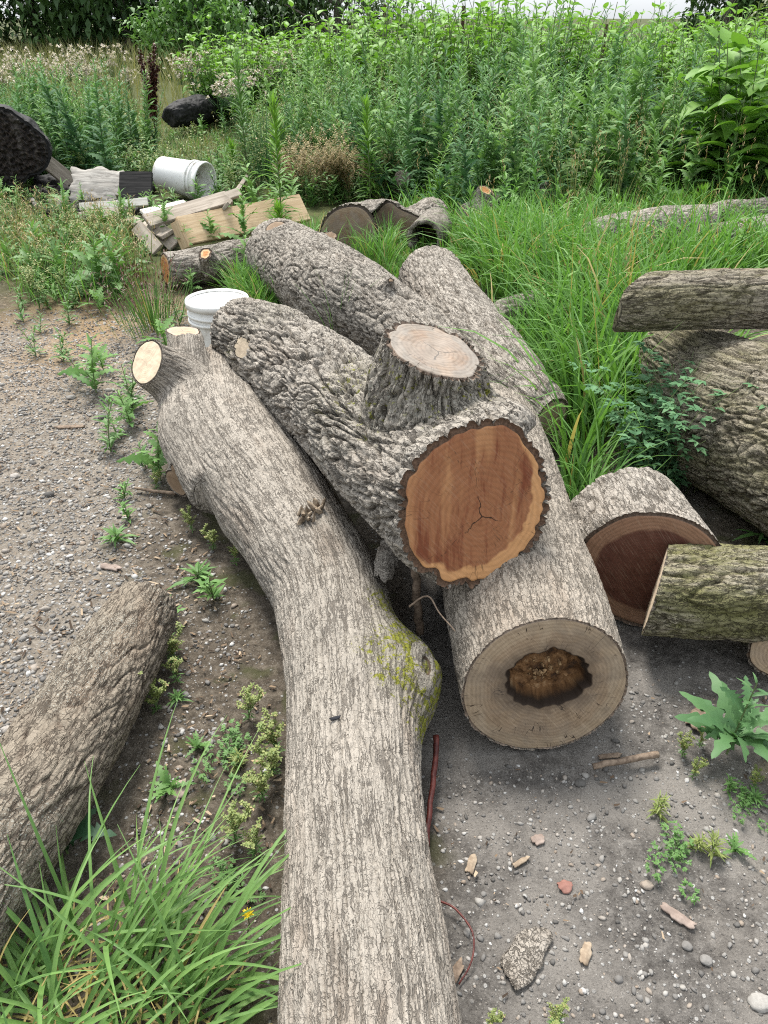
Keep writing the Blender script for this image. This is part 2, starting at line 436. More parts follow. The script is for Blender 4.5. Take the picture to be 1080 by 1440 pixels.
        M = len(rads); G = np.array(G).reshape(-1, 3); A = np.array(A).reshape(-1, 4)
        i = np.arange(M - 1)[:, None] * nb; j = np.arange(nb)[None]; j2 = (j + 1) % nb
        qq = np.stack([i + j, i + j2, i + nb + j2, i + nb + j], -1).reshape(-1, 4)
        qq = qq[:, ::-1] if False else qq
        cm = mesh_np("cut_face", G - basept, qq[:, ::-1][:, :], attrs={'cut': A[:, :3], 'hole': A[:, 3]}, mats=[cdef['mat']])
        # outward normals
        e = link("cut_face", cm, rt)
        if cdef.get('label'): e['label'] = cdef['label']
    return rt

def mat_cut(name, heart=(.23, .11, .05), sap=(.50, .30, .155), sapw=.02, barkc=(.085, .055, .035), ring=260., streak=.5, streakc=(.13, .05, .02),
            crack=.5, dirt=0., hole=None, spokes=.4, sapedge=.006, seed=0., grey=0., ringk=.35, lightc=None, sapdir=(0., 0.), rot=0., saw=.22):
    s = N(name); c = s.attr('cut', 'Vector'); sx, sy, se = s.sep(c)
    xy = s.comb(sx, sy, seed); wob = s.noise(xy, 9, 3, .5, 'Color')
    xyw = s.vmath('ADD', xy, s.vmath('MULTIPLY', s.vmath('SUBTRACT', wob, (.5, .5, .5)), (.03, .03, 0)))
    wx, wy, _ = s.sep(xyw)
    flat = s.comb(wx, wy, 0.); r = s.vmath('LENGTH', flat)
    rn = s.noise(s.comb(r, seed, 0.), ring * .28, 3, .7)
    rg = s.math('SINE', s.math('MULTIPLY', r, ring * 6.2832 * .5)); rg = s.math('MULTIPLY', s.math('ADD', rg, 1), .5)
    rings = s.math('ADD', s.math('MULTIPLY', rg, .45), s.math('MULTIPLY', rn, .55))
    ed = s.math('ADD', se, s.math('MULTIPLY', s.math('SUBTRACT', s.noise(xy, 12, 2), .5), sapw * .7))
    ed = s.math('ADD', ed, s.math('ADD', s.math('MULTIPLY', sx, sapdir[0]), s.math('MULTIPLY', sy, sapdir[1])))
    heartm = s.ss(ed, sapw - sapedge, sapw + sapedge)
    col = s.mix(heartm, sap, heart)
    # streaks of sap run along one way of the face
    cr_, sr_ = math.cos(rot), math.sin(rot)
    rx = s.math('ADD', s.math('MULTIPLY', sx, cr_), s.math('MULTIPLY', sy, sr_)); ry = s.math('SUBTRACT', s.math('MULTIPLY', sy, cr_), s.math('MULTIPLY', sx, sr_))
    stv = s.comb(s.math('ADD', rx, s.math('MULTIPLY', s.math('SUBTRACT', s.noise(xy, 9, 2), .5), .02)), s.math('MULTIPLY', ry, .13), seed)
    sn = s.noise(stv, 42, 4, .6)
    col = s.mix(s.math('MULTIPLY', s.math('MULTIPLY', s.ss(sn, .47, .66), streak), s.ss(ed, sapw * .2, sapw * 1.4)), col, streakc)
    if lightc is not None:
        col = s.mix(s.math('MULTIPLY', s.ss(s.noise(stv, 17, 3, .5), .52, .66), .6), col, lightc)
    col = s.mix(s.math('MULTIPLY', s.ss(rings, .62, .30), ringk), col, s.mix(.6, col, (.05, .025, .012)))
    # saw lines
    sw = s.noise(s.comb(s.math('MULTIPLY', s.math('ADD', sx, s.math('MULTIPLY', sy, .8)), 1.), s.math('MULTIPLY', s.math('SUBTRACT', sy, s.math('MULTIPLY', sx, .8)), .04), seed), 330, 2, .6)
    col = s.mix(s.ss(sw, .5, .70, 0, saw), col, s.mix(.5, col, (.62, .5, .36)))
    # radial checks
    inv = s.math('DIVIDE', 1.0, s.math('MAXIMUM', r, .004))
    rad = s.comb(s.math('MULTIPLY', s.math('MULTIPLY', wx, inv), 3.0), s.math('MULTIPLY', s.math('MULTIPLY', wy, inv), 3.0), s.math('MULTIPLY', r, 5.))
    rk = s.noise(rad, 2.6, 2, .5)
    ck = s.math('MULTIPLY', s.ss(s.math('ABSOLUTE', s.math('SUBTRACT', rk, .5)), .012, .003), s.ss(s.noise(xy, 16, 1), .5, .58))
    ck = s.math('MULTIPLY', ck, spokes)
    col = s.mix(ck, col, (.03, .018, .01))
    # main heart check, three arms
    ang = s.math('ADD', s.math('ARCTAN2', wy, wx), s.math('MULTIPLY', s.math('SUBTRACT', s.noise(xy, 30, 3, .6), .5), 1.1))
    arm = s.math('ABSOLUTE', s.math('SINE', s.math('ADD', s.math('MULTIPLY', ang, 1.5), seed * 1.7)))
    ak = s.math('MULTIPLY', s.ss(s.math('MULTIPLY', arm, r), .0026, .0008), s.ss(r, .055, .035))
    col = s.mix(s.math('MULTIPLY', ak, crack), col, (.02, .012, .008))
    if grey: col = s.mix(s.math('MULTIPLY', s.ss(s.noise(xy, 14, 4, .6), .40, .62), grey), col, (.25, .23, .205))
    if dirt: col = s.mix(s.math('MULTIPLY', s.ss(s.noise(xy, 7, 4, .6), .46, .60), dirt), col, (.10, .08, .062))
    if hole:
        hd = s.attr('hole')
        hn = s.noise(xy, 40, 5, .65)
        inner = s.ramp(hn, [(.30, (.014, .008, .005)), (.44, (.085, .042, .017)), (.58, (.19, .10, .042)), (.72, (.33, .22, .12))])
        col = s.mix(s.ss(s.math('ADD', hd, s.math('MULTIPLY', s.math('SUBTRACT', hn, .5), .5)), 1.45, 1.0, 0., .55), col, (.075, .055, .04))
        col = s.mix(s.ss(hd, 1.02, .97), col, inner)
        col = s.mix(s.math('MULTIPLY', s.ss(hd, 1.06, 1.0), s.ss(hd, .84, .93)), col, (.022, .014, .009))
    bk = s.ss(se, .0004, -.0004)
    bn = s.noise(xy, 160, 4, .6)
    col = s.mix(bk, col, s.ramp(bn, [(.3, tuple(k * .5 for k in barkc)), (.7, tuple(k * 1.7 for k in barkc))]))
    hb = s.math('ADD', s.math('MULTIPLY', sw, .5), s.math('ADD', s.math('MULTIPLY', rings, .3), s.math('MULTIPLY', bn, s.math('MULTIPLY', bk, 3.))))
    return s.bsdf(col, .75, s.bump(hb, .5, .0012), .2)
# ================================================================== the logs
def spine(*rows):
    pts, rad = [], []
    for px, py, z, w in rows:
        p, r = PR(px, py, z, w); pts.append(p); rad.append(r)
    return pts, rad

def unit(v): v = np.asarray(v, float); return v / np.linalg.norm(v)

B_ash = mat_bark('bark_pale_grey', ridge=(.330, .296, .252), mid=(.285, .254, .214), furrow=(.165, .142, .118), lichen=.2, brown=.45, mott=.13, stops=(-.0, .12, .60), cw=.012, cl=.22, pw=.0085, pl=.036, pk=.28, pe=.05, lev=.92)
B_rough = mat_bark('bark_rough_grey', ridge=(.39, .352, .302), mid=(.245, .215, .178), furrow=(.045, .037, .030), lichen=.45, brown=.25, moss=(.15, .17, .04), cw=.019, cl=.09, stops=(.16, .44, .78))
B_flaky = mat_bark('bark_flaky_grey', ridge=(.365, .32, .265), mid=(.30, .26, .212), furrow=(.16, .136, .108), lichen=.12, brown=.35, mott=.18, stops=(.0, .18, .60), pw=.010, pl=.034, pk=.46, pe=.055, lev=.86)
B_left = mat_bark('bark_brown_plates', ridge=(.32, .272, .212), mid=(.225, .183, .142), furrow=(.075, .055, .042), lichen=.9, brown=.6, stops=(.05, .30, .72), pw=.015, pl=.038, pk=.5, pe=.06, lev=.70)
B_olive = mat_bark('bark_olive_ridged', ridge=(.33, .29, .225), mid=(.20, .172, .125), furrow=(.055, .045, .034), lichen=.25, brown=.25, alga=.4, cw=.02, cl=.12)
B_green = mat_bark('bark_green_film', ridge=(.35, .31, .23), mid=(.22, .19, .13), furrow=(.06, .05, .035), lichen=.35, brown=.2, alga=.75, cw=.016, cl=.07)
B_white = mat_bark('bark_bleached', ridge=(.42, .378, .325), mid=(.29, .255, .213), furrow=(.08, .065, .05), lichen=.3, brown=.15)

# ---- long pale log in the foreground
pts, rad = spine((528, 1640, .128, 140), (522, 1440, .128, 126), (501, 1200, .128, 102), (494, 1100, .128, 95), (489, 1000, .13, 87), (482, 920, .13, 83),
                 (464, 840, .13, 79), (424, 765, .135, 78), (375, 690, .14, 80), (330, 620, .15, 78), (316, 565, .155, 60), (314, 528, .155, 50))
cB, rB = PR(597, 960, .135, 62)
cK, rK = PR(438, 716, .26, 18)
az_, raz = PR(312, 690, .13, 46); a0, ra0 = PR(276, 615, .165, 50); a1, ra1 = PR(262, 548, .24, 43); a2, ra2 = PR(206, 509, .36, 34); a3 = a2 + unit((-.50, -.55, .67)) * .07
u1, ru1 = PR(264, 505, .31, 27); u2, ru2 = PR(257, 464, .37, 24); u3 = u2 + np.array([-.01, .0, .07])
b0, rb0 = PR(312, 640, .13, 40); b1, rb1 = PR(268, 672, .085, 24); b2, rb2 = PR(246, 680, .075, 20)
k1, rk1 = PR(619, 938, .19, 20)
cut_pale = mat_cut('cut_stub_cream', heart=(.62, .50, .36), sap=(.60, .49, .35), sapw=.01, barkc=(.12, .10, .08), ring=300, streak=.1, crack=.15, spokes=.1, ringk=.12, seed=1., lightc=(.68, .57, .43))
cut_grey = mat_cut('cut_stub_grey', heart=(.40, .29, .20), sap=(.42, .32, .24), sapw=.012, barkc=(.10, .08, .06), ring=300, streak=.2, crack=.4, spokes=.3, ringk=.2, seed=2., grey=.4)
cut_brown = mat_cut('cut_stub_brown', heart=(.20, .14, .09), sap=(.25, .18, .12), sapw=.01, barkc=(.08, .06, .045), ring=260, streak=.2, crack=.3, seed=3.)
farax = unit(pts[-1] - pts[-2])
make_log('long_log', 'long pale grey log running to the bottom edge, with forked stub and mossy burl',
         [(pts, rad), ([az_, a0, a1, a2, a3], [raz, ra0, ra1, ra2, ra2]), ([a1, u1, u2, u3], [ra1 * .85, ru1, ru2, ru2]), ([b0, b1, b2, b2 + (b2 - b1)], [rb0, rb1, rb2, rb2])],
         [dict(c=pts[-1], n=farax, reach=.13, mat=cut_grey),
          dict(c=a2, n=(-.54, -.60, .58), reach=.105, mat=cut_pale, bark_t=.006, label='cream sawn face of the side stub'),
          dict(c=u2, n=(.04, .14, .99), reach=.10, mat=cut_grey, bark_t=.006),
          dict(c=b2, n=(-.62, -.75, -.1), reach=.09, mat=cut_brown, bark_t=.006)],
         dict(amp=.0085, w=.019, l=.24, cw=.016, cl=.012, k=(.48, .24, .18, .10), warp=.008, sharp=.22, seed=1), B_ash, vox=.012, sub=2, smooth=8,
         bumps=[(cB, rB * 1.35, .080), (cK, rK * 1.6, .016), (cB + np.array([.03, .10, .03]), .05, .02), (k1, .035, .014)],
         moss=[(cB, rB * 2.1, 1.0), (cB + np.array([.0, -.09, .0]), .11, .9), (cB + np.array([-.03, .16, .02]), .10, .8), (PR(560, 850, .22, 1)[0], .09, .8)], lump=.012)

# ---- heavy log with the fork stub and the fresh brown end
q0, r0 = PR(345, 470, .325, 50); q1, r1 = PR(392, 500, .33, 63); q2, r2 = PR(465, 560, .36, 75); q3, r3 = PR(555, 640, .42, 92); q4, r4 = PR(668, 716, .46, 110)
dirn = unit(q4 - q3); q5 = q4 + dirn * .22; qm = q0 + unit(q0 - q1) * .06
s2, rs2 = PR(612, 493, .705, 72); sn_ = unit((.26, -.12, .95)); s1 = s2 - unit((.05, -.06, .95)) * .13; rs1 = rs2 * 1.36; s0 = PR(628, 640, .47, 1)[0]; rs0 = rs2 * 2.0; s3 = s2 + sn_ * .09
kn, rkn = PR(346, 486, .40, 13)
kd = unit((-.50, -.75, .35))
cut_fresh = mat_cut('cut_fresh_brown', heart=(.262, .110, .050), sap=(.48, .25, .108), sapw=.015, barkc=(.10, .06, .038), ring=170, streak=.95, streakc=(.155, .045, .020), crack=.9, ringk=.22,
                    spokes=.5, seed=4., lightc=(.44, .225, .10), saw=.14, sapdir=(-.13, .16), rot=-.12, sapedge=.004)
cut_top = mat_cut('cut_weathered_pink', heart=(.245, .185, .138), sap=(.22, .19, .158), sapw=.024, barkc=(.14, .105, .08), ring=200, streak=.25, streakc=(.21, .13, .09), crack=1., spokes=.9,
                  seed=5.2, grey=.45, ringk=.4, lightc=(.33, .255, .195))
make_log('forked_log', 'thick furrowed log lying on the pile with a fresh reddish-brown sawn end',
         [([qm, q0, q1, q2, q3, q4, q5], [r0 * .8, r0, r1, r2, r3, r4, r4]), ([s0, s1, s2, s3], [rs0, rs1, rs2, rs2]),
          ([kn - kd * .10, kn, kn + kd * .06], [rkn * 1.3, rkn * 1.1, rkn])],
         [dict(c=q4, n=(.27, -.92, .29), reach=.33, mat=cut_fresh, bark_t=.014, ker=13, far=.5, pith=(.01, -.028), label='fresh reddish-brown sawn end'),
          dict(c=s2, n=sn_, reach=.165, far=.25, mat=cut_top, bark_t=.010, rough=.004, label='weathered pinkish-grey sawn top of the fork stub'),
          dict(c=kn + kd * .022, n=kd, reach=.045, mat=cut_pale, bark_t=.003)],
         dict(amp=.029, w=.034, l=.14, cw=.05, cl=.025, k=(.50, .26, .14, .10), warp=.022, sharp=.22, seed=2), B_rough, vox=.013, sub=2, smooth=15,
         bumps=[(q4 + np.array([.05, .0, .13]), .13, .022), (q4 + np.array([-.10, .03, -.09]), .10, .012)], moss=[(s1, .2, .42), (PR(560, 560, .5, 1)[0], .25, .35), (q1, .2, .3)], lump=.02, twist=.5)

# ---- the log with the rotten heart
h1, hr1 = PR(768, 966, .168, 119); h2, hr2 = PR(732, 835, .170, 108); h3, hr3 = PR(697, 700, .175, 94); h4, hr4 = PR(672, 612, .175, 86)
hd = unit(h1 - h2); h0 = h1 + hd * .15
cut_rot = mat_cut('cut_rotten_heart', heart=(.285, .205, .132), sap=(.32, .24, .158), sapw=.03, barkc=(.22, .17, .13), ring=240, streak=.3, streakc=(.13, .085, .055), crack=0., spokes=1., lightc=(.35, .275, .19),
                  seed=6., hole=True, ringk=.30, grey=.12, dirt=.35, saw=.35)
make_log('hollow_hearted_log', 'log under the forked log, its pale sawn end facing us with a dark rotten heart',
         [([h0, h1, h2, h3, h4], [hr1, hr1, hr2, hr3, hr4])],
         [dict(c=h1, n=(.05, -.99, .11), reach=.3, mat=cut_rot, bark_t=.005, far=.4, rings=150, hole=dict(c=(.003, .020), r=.072, d=.036, asp=1.2), label='sawn end with a rotten hollow heart')],
         dict(amp=.0065, w=.024, l=.06, cw=.025, cl=.014, k=(.38, .28, .24, .10), warp=.016, sharp=.25, seed=3), B_flaky, vox=.0125, sub=2, smooth=5, lump=.010)

# ---- upper log behind
e0 = PR(388, 356, .17, 47); e1 = PR(422, 378, .18, 55); e2 = PR(480, 414, .20, 62); e3 = PR(570, 470, .15, 54); e4 = PR(650, 530, .12, 50)
def stub(px, py, z, w, d, L=.05):
    p, r = PR(px, py, z, w); d = unit(d); return ([p - d * .10, p, p + d * L], [r * 1.5, r * 1.1, r]), p + d * L * .5, d
st1, sc1, sd1 = stub(390, 326, .33, 10, (-.1, -.4, .9)); st2, sc2, sd2 = stub(466, 334, .34, 8, (.3, -.5, .8)); st3, sc3, sd3 = stub(547, 398, .36, 8, (.2, -.6, .75))
ead = unit(e0[0] - e1[0])
make_log('scaly_log', 'broad scaly grey log behind the forked log, with small knot stubs on top',
         [([e[0] for e in (e0, e1, e2, e3, e4)], [e[1] for e in (e0, e1, e2, e3, e4)]), st1, st2, st3],
         [dict(c=e0[0], n=ead, reach=.4, mat=cut_grey), dict(c=sc1, n=sd1, reach=.06, mat=cut_brown, bark_t=.004), dict(c=sc2, n=sd2, reach=.05, mat=cut_brown, bark_t=.004), dict(c=sc3, n=sd3, reach=.05, mat=cut_brown, bark_t=.004)],
         dict(amp=.018, w=.040, l=.085, cw=.05, cl=.03, k=(.48, .28, .14, .10), warp=.028, sharp=.2, seed=4), B_rough, vox=.024, sub=2, smooth=5, lump=.014)

# ---- weathered log in the grass
w0 = PR(602, 385, .20, 44); w1 = PR(640, 440, .20, 46); w2 = PR(705, 515, .19, 46); w3 = PR(752, 568, .17, 40); w4 = PR(775, 590, .16, 32); w5 = PR(800, 622, .15, 30); wax = unit(w4[0] - w3[0])
make_log('weathered_log', 'weathered silver log half sunk in grass to the right of the forked log',
         [([w[0] for w in (w0, w1, w2, w3, w4, w5)], [w[1] for w in (w0, w1, w2, w3, w4, w5)])],
         [dict(c=w0[0] + unit(w1[0] - w0[0]) * .03, n=unit(w0[0] - w1[0]) + np.array([0, 0, .25]), reach=.3, mat=cut_grey), dict(c=w4[0], n=wax + np.array([.3, 0, 0]), reach=.25, mat=cut_grey)],
         dict(amp=.010, w=.028, l=.16, cw=.03, cl=.03, k=(.5, .3, .1, .1), warp=.014, seed=5), B_white, vox=.018, sub=2, smooth=5, lump=.02)

# ---- left foreground log
l0 = PR(206, 850, .10, 48); l1 = PR(158, 935, .11, 62); l2 = PR(76, 1070, .12, 77); l3 = PR(-20, 1200, .12, 90); l4 = PR(-110, 1330, .12, 100)
make_log('lichened_log', 'grey-brown log with lichen lying alone on the gravel above the grass clump',
         [([l[0] for l in (l0, l1, l2, l3, l4)], [l[1] for l in (l0, l1, l2, l3, l4)])],
         [dict(c=l0[0], n=(.12, .98, .08), reach=.3, mat=mat_cut('cut_red_brown', heart=(.30, .14, .08), sap=(.34, .17, .1), barkc=(.2, .09, .06), seed=7.), bark_t=.012)],
         dict(amp=.0085, w=.030, l=.095, cw=.03, cl=.03, k=(.48, .26, .14, .12), warp=.018, sharp=.22, seed=6), B_left, vox=.0135, sub=2, smooth=6, lump=.007)

# ---- right hand logs
g0 = PR(925, 470, .30, 40); g1 = PR(990, 560, .235, 88); g2 = PR(1035, 588, .24, 108); g3 = PR(1095, 615, .24, 118); g4 = PR(1270, 720, .24, 140)
make_log('great_log', 'largest olive-grey log with wavy ridged bark at the right edge, under the slant-cut log',
         [([g[0] for g in (g1, g2, g3, g4)], [g[1] for g in (g1, g2, g3, g4)]), ([PR(1030, 565, .27, 1)[0], PR(965, 512, .32, 1)[0], PR(935, 488, .33, 1)[0]], [.19, .14, .10])], [],
         dict(amp=.019, w=.030, l=.12, cw=.05, cl=.03, k=(.48, .26, .16, .10), warp=.026, sharp=.24, seed=7), B_olive, vox=.017, sub=2, smooth=9, lump=.02, twist=.8)
t0 = PR(860, 426, .565, 41); t1 = PR(980, 422, .57, 41); t2 = PR(1120, 420, .57, 42); t3 = PR(1300, 420, .57, 44)
make_log('slant_cut_log', 'slender straight log with a slanting sawn end lying across the largest log',
         [([t[0] for t in (t0, t1, t2, t3)], [t[1] for t in (t0, t1, t2, t3)])],
         [dict(c=PR(893, 422, .57, 1)[0], n=(-.66, .70, .22), reach=.3, mat=cut_grey, bark_t=.006)],
         dict(amp=.008, w=.020, l=.11, cw=.03, cl=.03, k=(.5, .3, .1, .1), warp=.014, seed=8), B_olive, vox=.016, sub=2, smooth=4, lump=.006)
m0 = PR(915, 806, .165, 96); m1 = PR(878, 748, .165, 92); m2 = PR(862, 728, .165, 88)
ma = unit(m0[0] - m1[0])
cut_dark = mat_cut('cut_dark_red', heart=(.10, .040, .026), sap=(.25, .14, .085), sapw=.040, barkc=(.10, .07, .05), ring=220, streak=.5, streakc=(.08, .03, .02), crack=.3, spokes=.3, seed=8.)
make_log('short_round', 'short pale-barked log round with a dark red sawn face beside the largest log',
         [([m0[0] + ma * .12, m0[0], m1[0], m2[0]], [m0[1], m0[1], m1[1], m2[1]])],
         [dict(c=m0[0], n=(-.30, -.94, .05), reach=.33, mat=cut_dark, bark_t=.010, label='dark red-brown sawn face')],
         dict(amp=.008, w=.026, l=.10, cw=.03, cl=.03, k=(.46, .28, .14, .12), warp=.016, sharp=.2, seed=9), B_white, vox=.016, sub=2, smooth=5, lump=.015)
n0 = PR(890, 826, .16, 66); n1 = PR(1000, 832, .165, 67); n2 = PR(1180, 842, .17, 70)
make_log('mossy_log', 'small log with green-filmed ridged bark in front of the short round',
         [([n0[0], n1[0], n2[0]], [n0[1], n1[1], n2[1]])],
         [dict(c=PR(921, 828, .16, 1)[0], n=(-.90, .40, .05), reach=.25, mat=cut_pale, bark_t=.010)],
         dict(amp=.012, w=.030, l=.11, cw=.04, cl=.03, k=(.54, .26, .12, .08), warp=.02, sharp=.32, seed=10), B_green, vox=.014, sub=2, smooth=5, lump=.008)
v0 = PR(1045, 935, .08, 42); v1 = PR(1200, 820, .09, 46)
make_log('tan_ended_log', 'small log with a tan sawn end just inside the right edge',
         [([PR(1056, 945, .08, 1)[0], PR(1130, 890, .085, 1)[0], v1[0]], [.055, .058, .06])],
         [dict(c=PR(1088, 922, .08, 1)[0], n=(-.62, -.75, .25), reach=.25, mat=mat_cut('cut_tan', heart=(.40, .29, .19), sap=(.42, .31, .2), seed=9., streak=.2, grey=.25), bark_t=.006)],
         dict(amp=.006, w=.024, l=.06, seed=11), B_left, vox=.014, sub=2, smooth=4, lump=.01)

# ---- logs farther back in the weeds
def simple(name, label, rows, cuts, seed, mat=B_white, amp=.014, vox=.026, extra=(), w=.04, l=.1):
    pr = [PR(*r) for r in rows]
    return make_log(name, label, [([p for p, _ in pr], [r for _, r in pr]), *extra], cuts,
                    dict(amp=amp, w=w, l=l, cw=.05, cl=.03, k=(.48, .28, .14, .10), warp=.025, sharp=.22, seed=seed), mat, vox=vox, sub=2, smooth=5, lump=.02)
f0, fr0 = PR(490, 338, .07, 47); f1, fr1 = PR(568, 326, .05, 28)
cut_old = mat_cut('cut_old_brown', heart=(.21, .15, .10), sap=(.25, .185, .125), sapw=.03, barkc=(.07, .055, .045), ring=160, streak=.3, crack=.4, seed=10., grey=.3, dirt=.2)
make_log('double_log', 'pale-barked forked trunk with two old brown sawn ends in the grass behind the scaly log',
         [([f0 + np.array([-.12, -.25, -.02]), f0, f0 + np.array([.28, .45, .0])], [fr0, fr0, fr0 * .85]), ([f1 + np.array([-.08, -.2, 0]), f1, f1 + np.array([.24, .35, .02])], [fr1, fr1, fr1])],
         [dict(c=f0, n=(-.25, -.9, .15), reach=.36, mat=cut_old, bark_t=.02), dict(c=f1, n=(-.1, -.95, .1), reach=.24, mat=cut_old, bark_t=.015)],
         dict(amp=.02, w=.05, l=.10, cw=.05, cl=.03, k=(.5, .28, .14, .08), warp=.03, seed=12), B_white, vox=.026, sub=2, smooth=5, lump=.03)
o0, or0 = PR(290, 366, .13, 33)
k, kc, kdn = stub(291, 362, .19, 12, (-.05, -.55, .85), .06)
cut_orange = mat_cut('cut_orange', heart=(.50, .22, .08), sap=(.56, .36, .2), sapw=.012, barkc=(.12, .09, .07), seed=11., streak=.2)
simple('birch_like_log', 'pale log with an orange-centred branch stub between the planks and the upright bucket',
       [(225, 380, .10, 24), (300, 371, .10, 26), (365, 358, .10, 26), (395, 350, .10, 24)],
       [dict(c=PR(232, 379, .10, 1)[0], n=(-.85, -.5, .1), reach=.3, mat=cut_orange, bark_t=.01), dict(c=kc, n=kdn, reach=.08, mat=cut_orange, bark_t=.012)], 13, amp=.01, extra=[k])
k, kc, kdn = stub(680, 272, .22, 12, (.25, -.35, .9), .06)
simple('stubbed_log', 'pale log with an upright orange-topped stub standing out of the grass',
       [(655, 305, .09, 18), (700, 292, .09, 20), (765, 280, .10, 18), (800, 275, .10, 15)], [dict(c=kc, n=kdn, reach=.12, mat=cut_orange, bark_t=.01)], 14, extra=[k])
simple('grass_covered_log', 'pale log with a tan end mostly hidden by tall grass above the slant-cut log',
       [(808, 345, .13, 22), (850, 335, .14, 30), (930, 322, .15, 30), (1000, 318, .15, 28)], [dict(c=PR(822, 342, .13, 1)[0], n=(-.8, -.6, .1), reach=.25, mat=cut_pale, bark_t=.01)], 15)
simple('ridged_log', 'grey ridged log lying behind the slant-cut log, at the right edge', [(1010, 345, .15, 30), (1060, 338, .16, 32), (1180, 330, .16, 34)], [], 16, mat=B_rough, amp=.02)
simple('bleached_log', 'bleached slender log just below the big-leaved bush, behind the ridged log', [(985, 305, .12, 15), (1040, 298, .13, 17), (1180, 292, .13, 18)], [], 17)
simple('sunken_log', 'short pale log sunk in the grass between the weathered log and the largest log', [(680, 455, .09, 22), (720, 440, .1, 24), (765, 425, .1, 22)], [], 18)
# ================================================================== ground
def graded(a, b, s0, k, mx):
    out = [a]; s = s0
    while out[-1] < b: out.append(out[-1] + s); s = min(s * k, mx)
    return np.array(out)
yp = np.concatenate([[-3, -1.5, -.6, -.2], graded(.0, 3.0, .022, 1.004, .03), graded(3.03, 1600, .05, 1.05, 60)])
xp0 = graded(0, 1500, .024, 1.024, 120); xp = np.concatenate([-xp0[:0:-1], xp0])
XX, YY = np.meshgrid(xp, yp); gp = np.stack([XX.ravel(), YY.ravel(), np.zeros(XX.size)], 1)
def gz(x, y):
    p = np.stack([np.asarray(x, float), np.asarray(y, float), np.zeros(np.shape(x))], -1).reshape(-1, 3)
    near = sstep(60, 6, np.hypot(p[:, 0], p[:, 1]))
    return (fbm(p * 1.3, 3) * .022 * near + fbm(p * 9, 2) * .005 * near).reshape(np.shape(x)) - .006
gp[:, 2] = gz(gp[:, 0], gp[:, 1])
fine = sstep(5, 3, gp[:, 1])
gp[:, 2] += fbm(gp * np.array([34, 34, 0]) , 2) * .0035 * fine
# soil kinds as masks
def pxpoly(pts, z=0): return [P(a, b, z)[:2] for a, b in pts]
def inpoly(x, y, poly):
    c = np.zeros(np.shape(x), bool); n = len(poly)
    for i in range(n):
        x1, y1 = poly[i]; x2, y2 = poly[(i + 1) % n]
        cond = ((y1 > y) != (y2 > y)) & (x < (x2 - x1) * (y - y1) / (y2 - y1 + 1e-12) + x1); c ^= cond
    return c
def soil(x, y):
    """gravel, bare dark dirt, litter, turf weights"""
    w = fbm(np.stack([x * 3, y * 3, np.zeros_like(x)], 1), 3) * .35
    # gravel yard on the left of a line running from the pile's foot to the left edge
    gl = sstep(-.55, -.80, x + .10 * (y - 1.2) + w * .5) * sstep(4.4, 3.4, y + w * 2 - .4 * (x + 1))
    dl = sstep(.02, .12, x + w * .3) * sstep(2.4, 1.9, y + w) * sstep(.95, .65, x - .15 * (y - 1) + w * .9)
    far = sstep(3.6, 5.0, y + w * 2)
    chips = np.exp(-((x + 1.5) ** 2 / .3 + (y - 3.7) ** 2 / .5)) * sstep(-.2, .25, w + .08)
    ash = np.exp(-(((x + 2.55) / .75) ** 2 + ((y - 6.3) / .75) ** 2))
    return gl, dl, far * (1 - ash), chips
gl, dl, far, chips = soil(gp[:, 0], gp[:, 1])
nx = len(xp); i = np.arange(len(yp) - 1)[:, None] * nx; j = np.arange(nx - 1)[None]
q = np.stack([i + j, i + j + 1, i + nx + j + 1, i + nx + j], -1).reshape(-1, 4)
s = N('ground_soil'); pos = s.pos(); a_gl = s.attr('gravel'); a_dl = s.attr('dirt'); a_far = s.attr('turf'); a_ch = s.attr('chips')
n1 = s.noise(pos, 5, 5, .6); n2 = s.noise(pos, 45, 5, .65); n3 = s.noise(pos, 230, 5, .75)
dark = s.ramp(n2, [(.28, (.050, .045, .041)), (.5, (.112, .103, .093)), (.72, (.20, .185, .168))])
brown = s.ramp(n2, [(.28, (.033, .027, .020)), (.5, (.088, .072, .054)), (.75, (.18, .152, .118))])
grey = s.ramp(n2, [(.25, (.088, .074, .059)), (.5, (.195, .168, .136)), (.75, (.31, .275, .23))])
col = s.mix(a_dl, brown, s.mix(s.ss(n1, .40, .62), dark, (.205, .188, .168)))
col = s.mix(a_gl, col, grey)
v1 = s.voro(pos, 85, out='Color'); vd = s.voro(pos, 85); vs, _, _ = s.sep(v1)
stone = s.ramp(vs, [(.0, (.06, .058, .055)), (.45, (.17, .165, .155)), (.85, (.24, .23, .215)), (1, (.36, .35, .33))])
grit = s.math('SUBTRACT', n3, .5)
col = s.mix(s.ss(n3, .46, .30, 0, .8), col, (.026, .022, .018)); col = s.mix(s.ss(n3, .55, .70, 0, .75), col, (.34, .315, .28))
sm = s.math('MULTIPLY', s.ss(s.math('ADD', vd, s.math('MULTIPLY', grit, .5)), .36, .22), s.ss(s.math('ADD', vs, s.math('MULTIPLY', a_gl, .4)),   .80, .9))
col = s.mix(sm, col, stone)
moss = s.math('MULTIPLY', s.math('MULTIPLY', s.ss(s.noise(pos, 7, 3), .55, .66), s.math('SUBTRACT', 1., a_gl)), s.math('SUBTRACT', 1., a_dl))
col = s.mix(s.math('MULTIPLY', moss, .65), col, (.055, .060, .022))
col = s.mix(s.math('MULTIPLY', a_ch, s.ss(n3, .35, .6, .3, .9)), col, (.36, .24, .13))
col = s.mix(s.math('MULTIPLY', a_far, .85), col, s.ramp(n1, [(.3, (.035, .05, .014)), (.7, (.085, .095, .03))]))
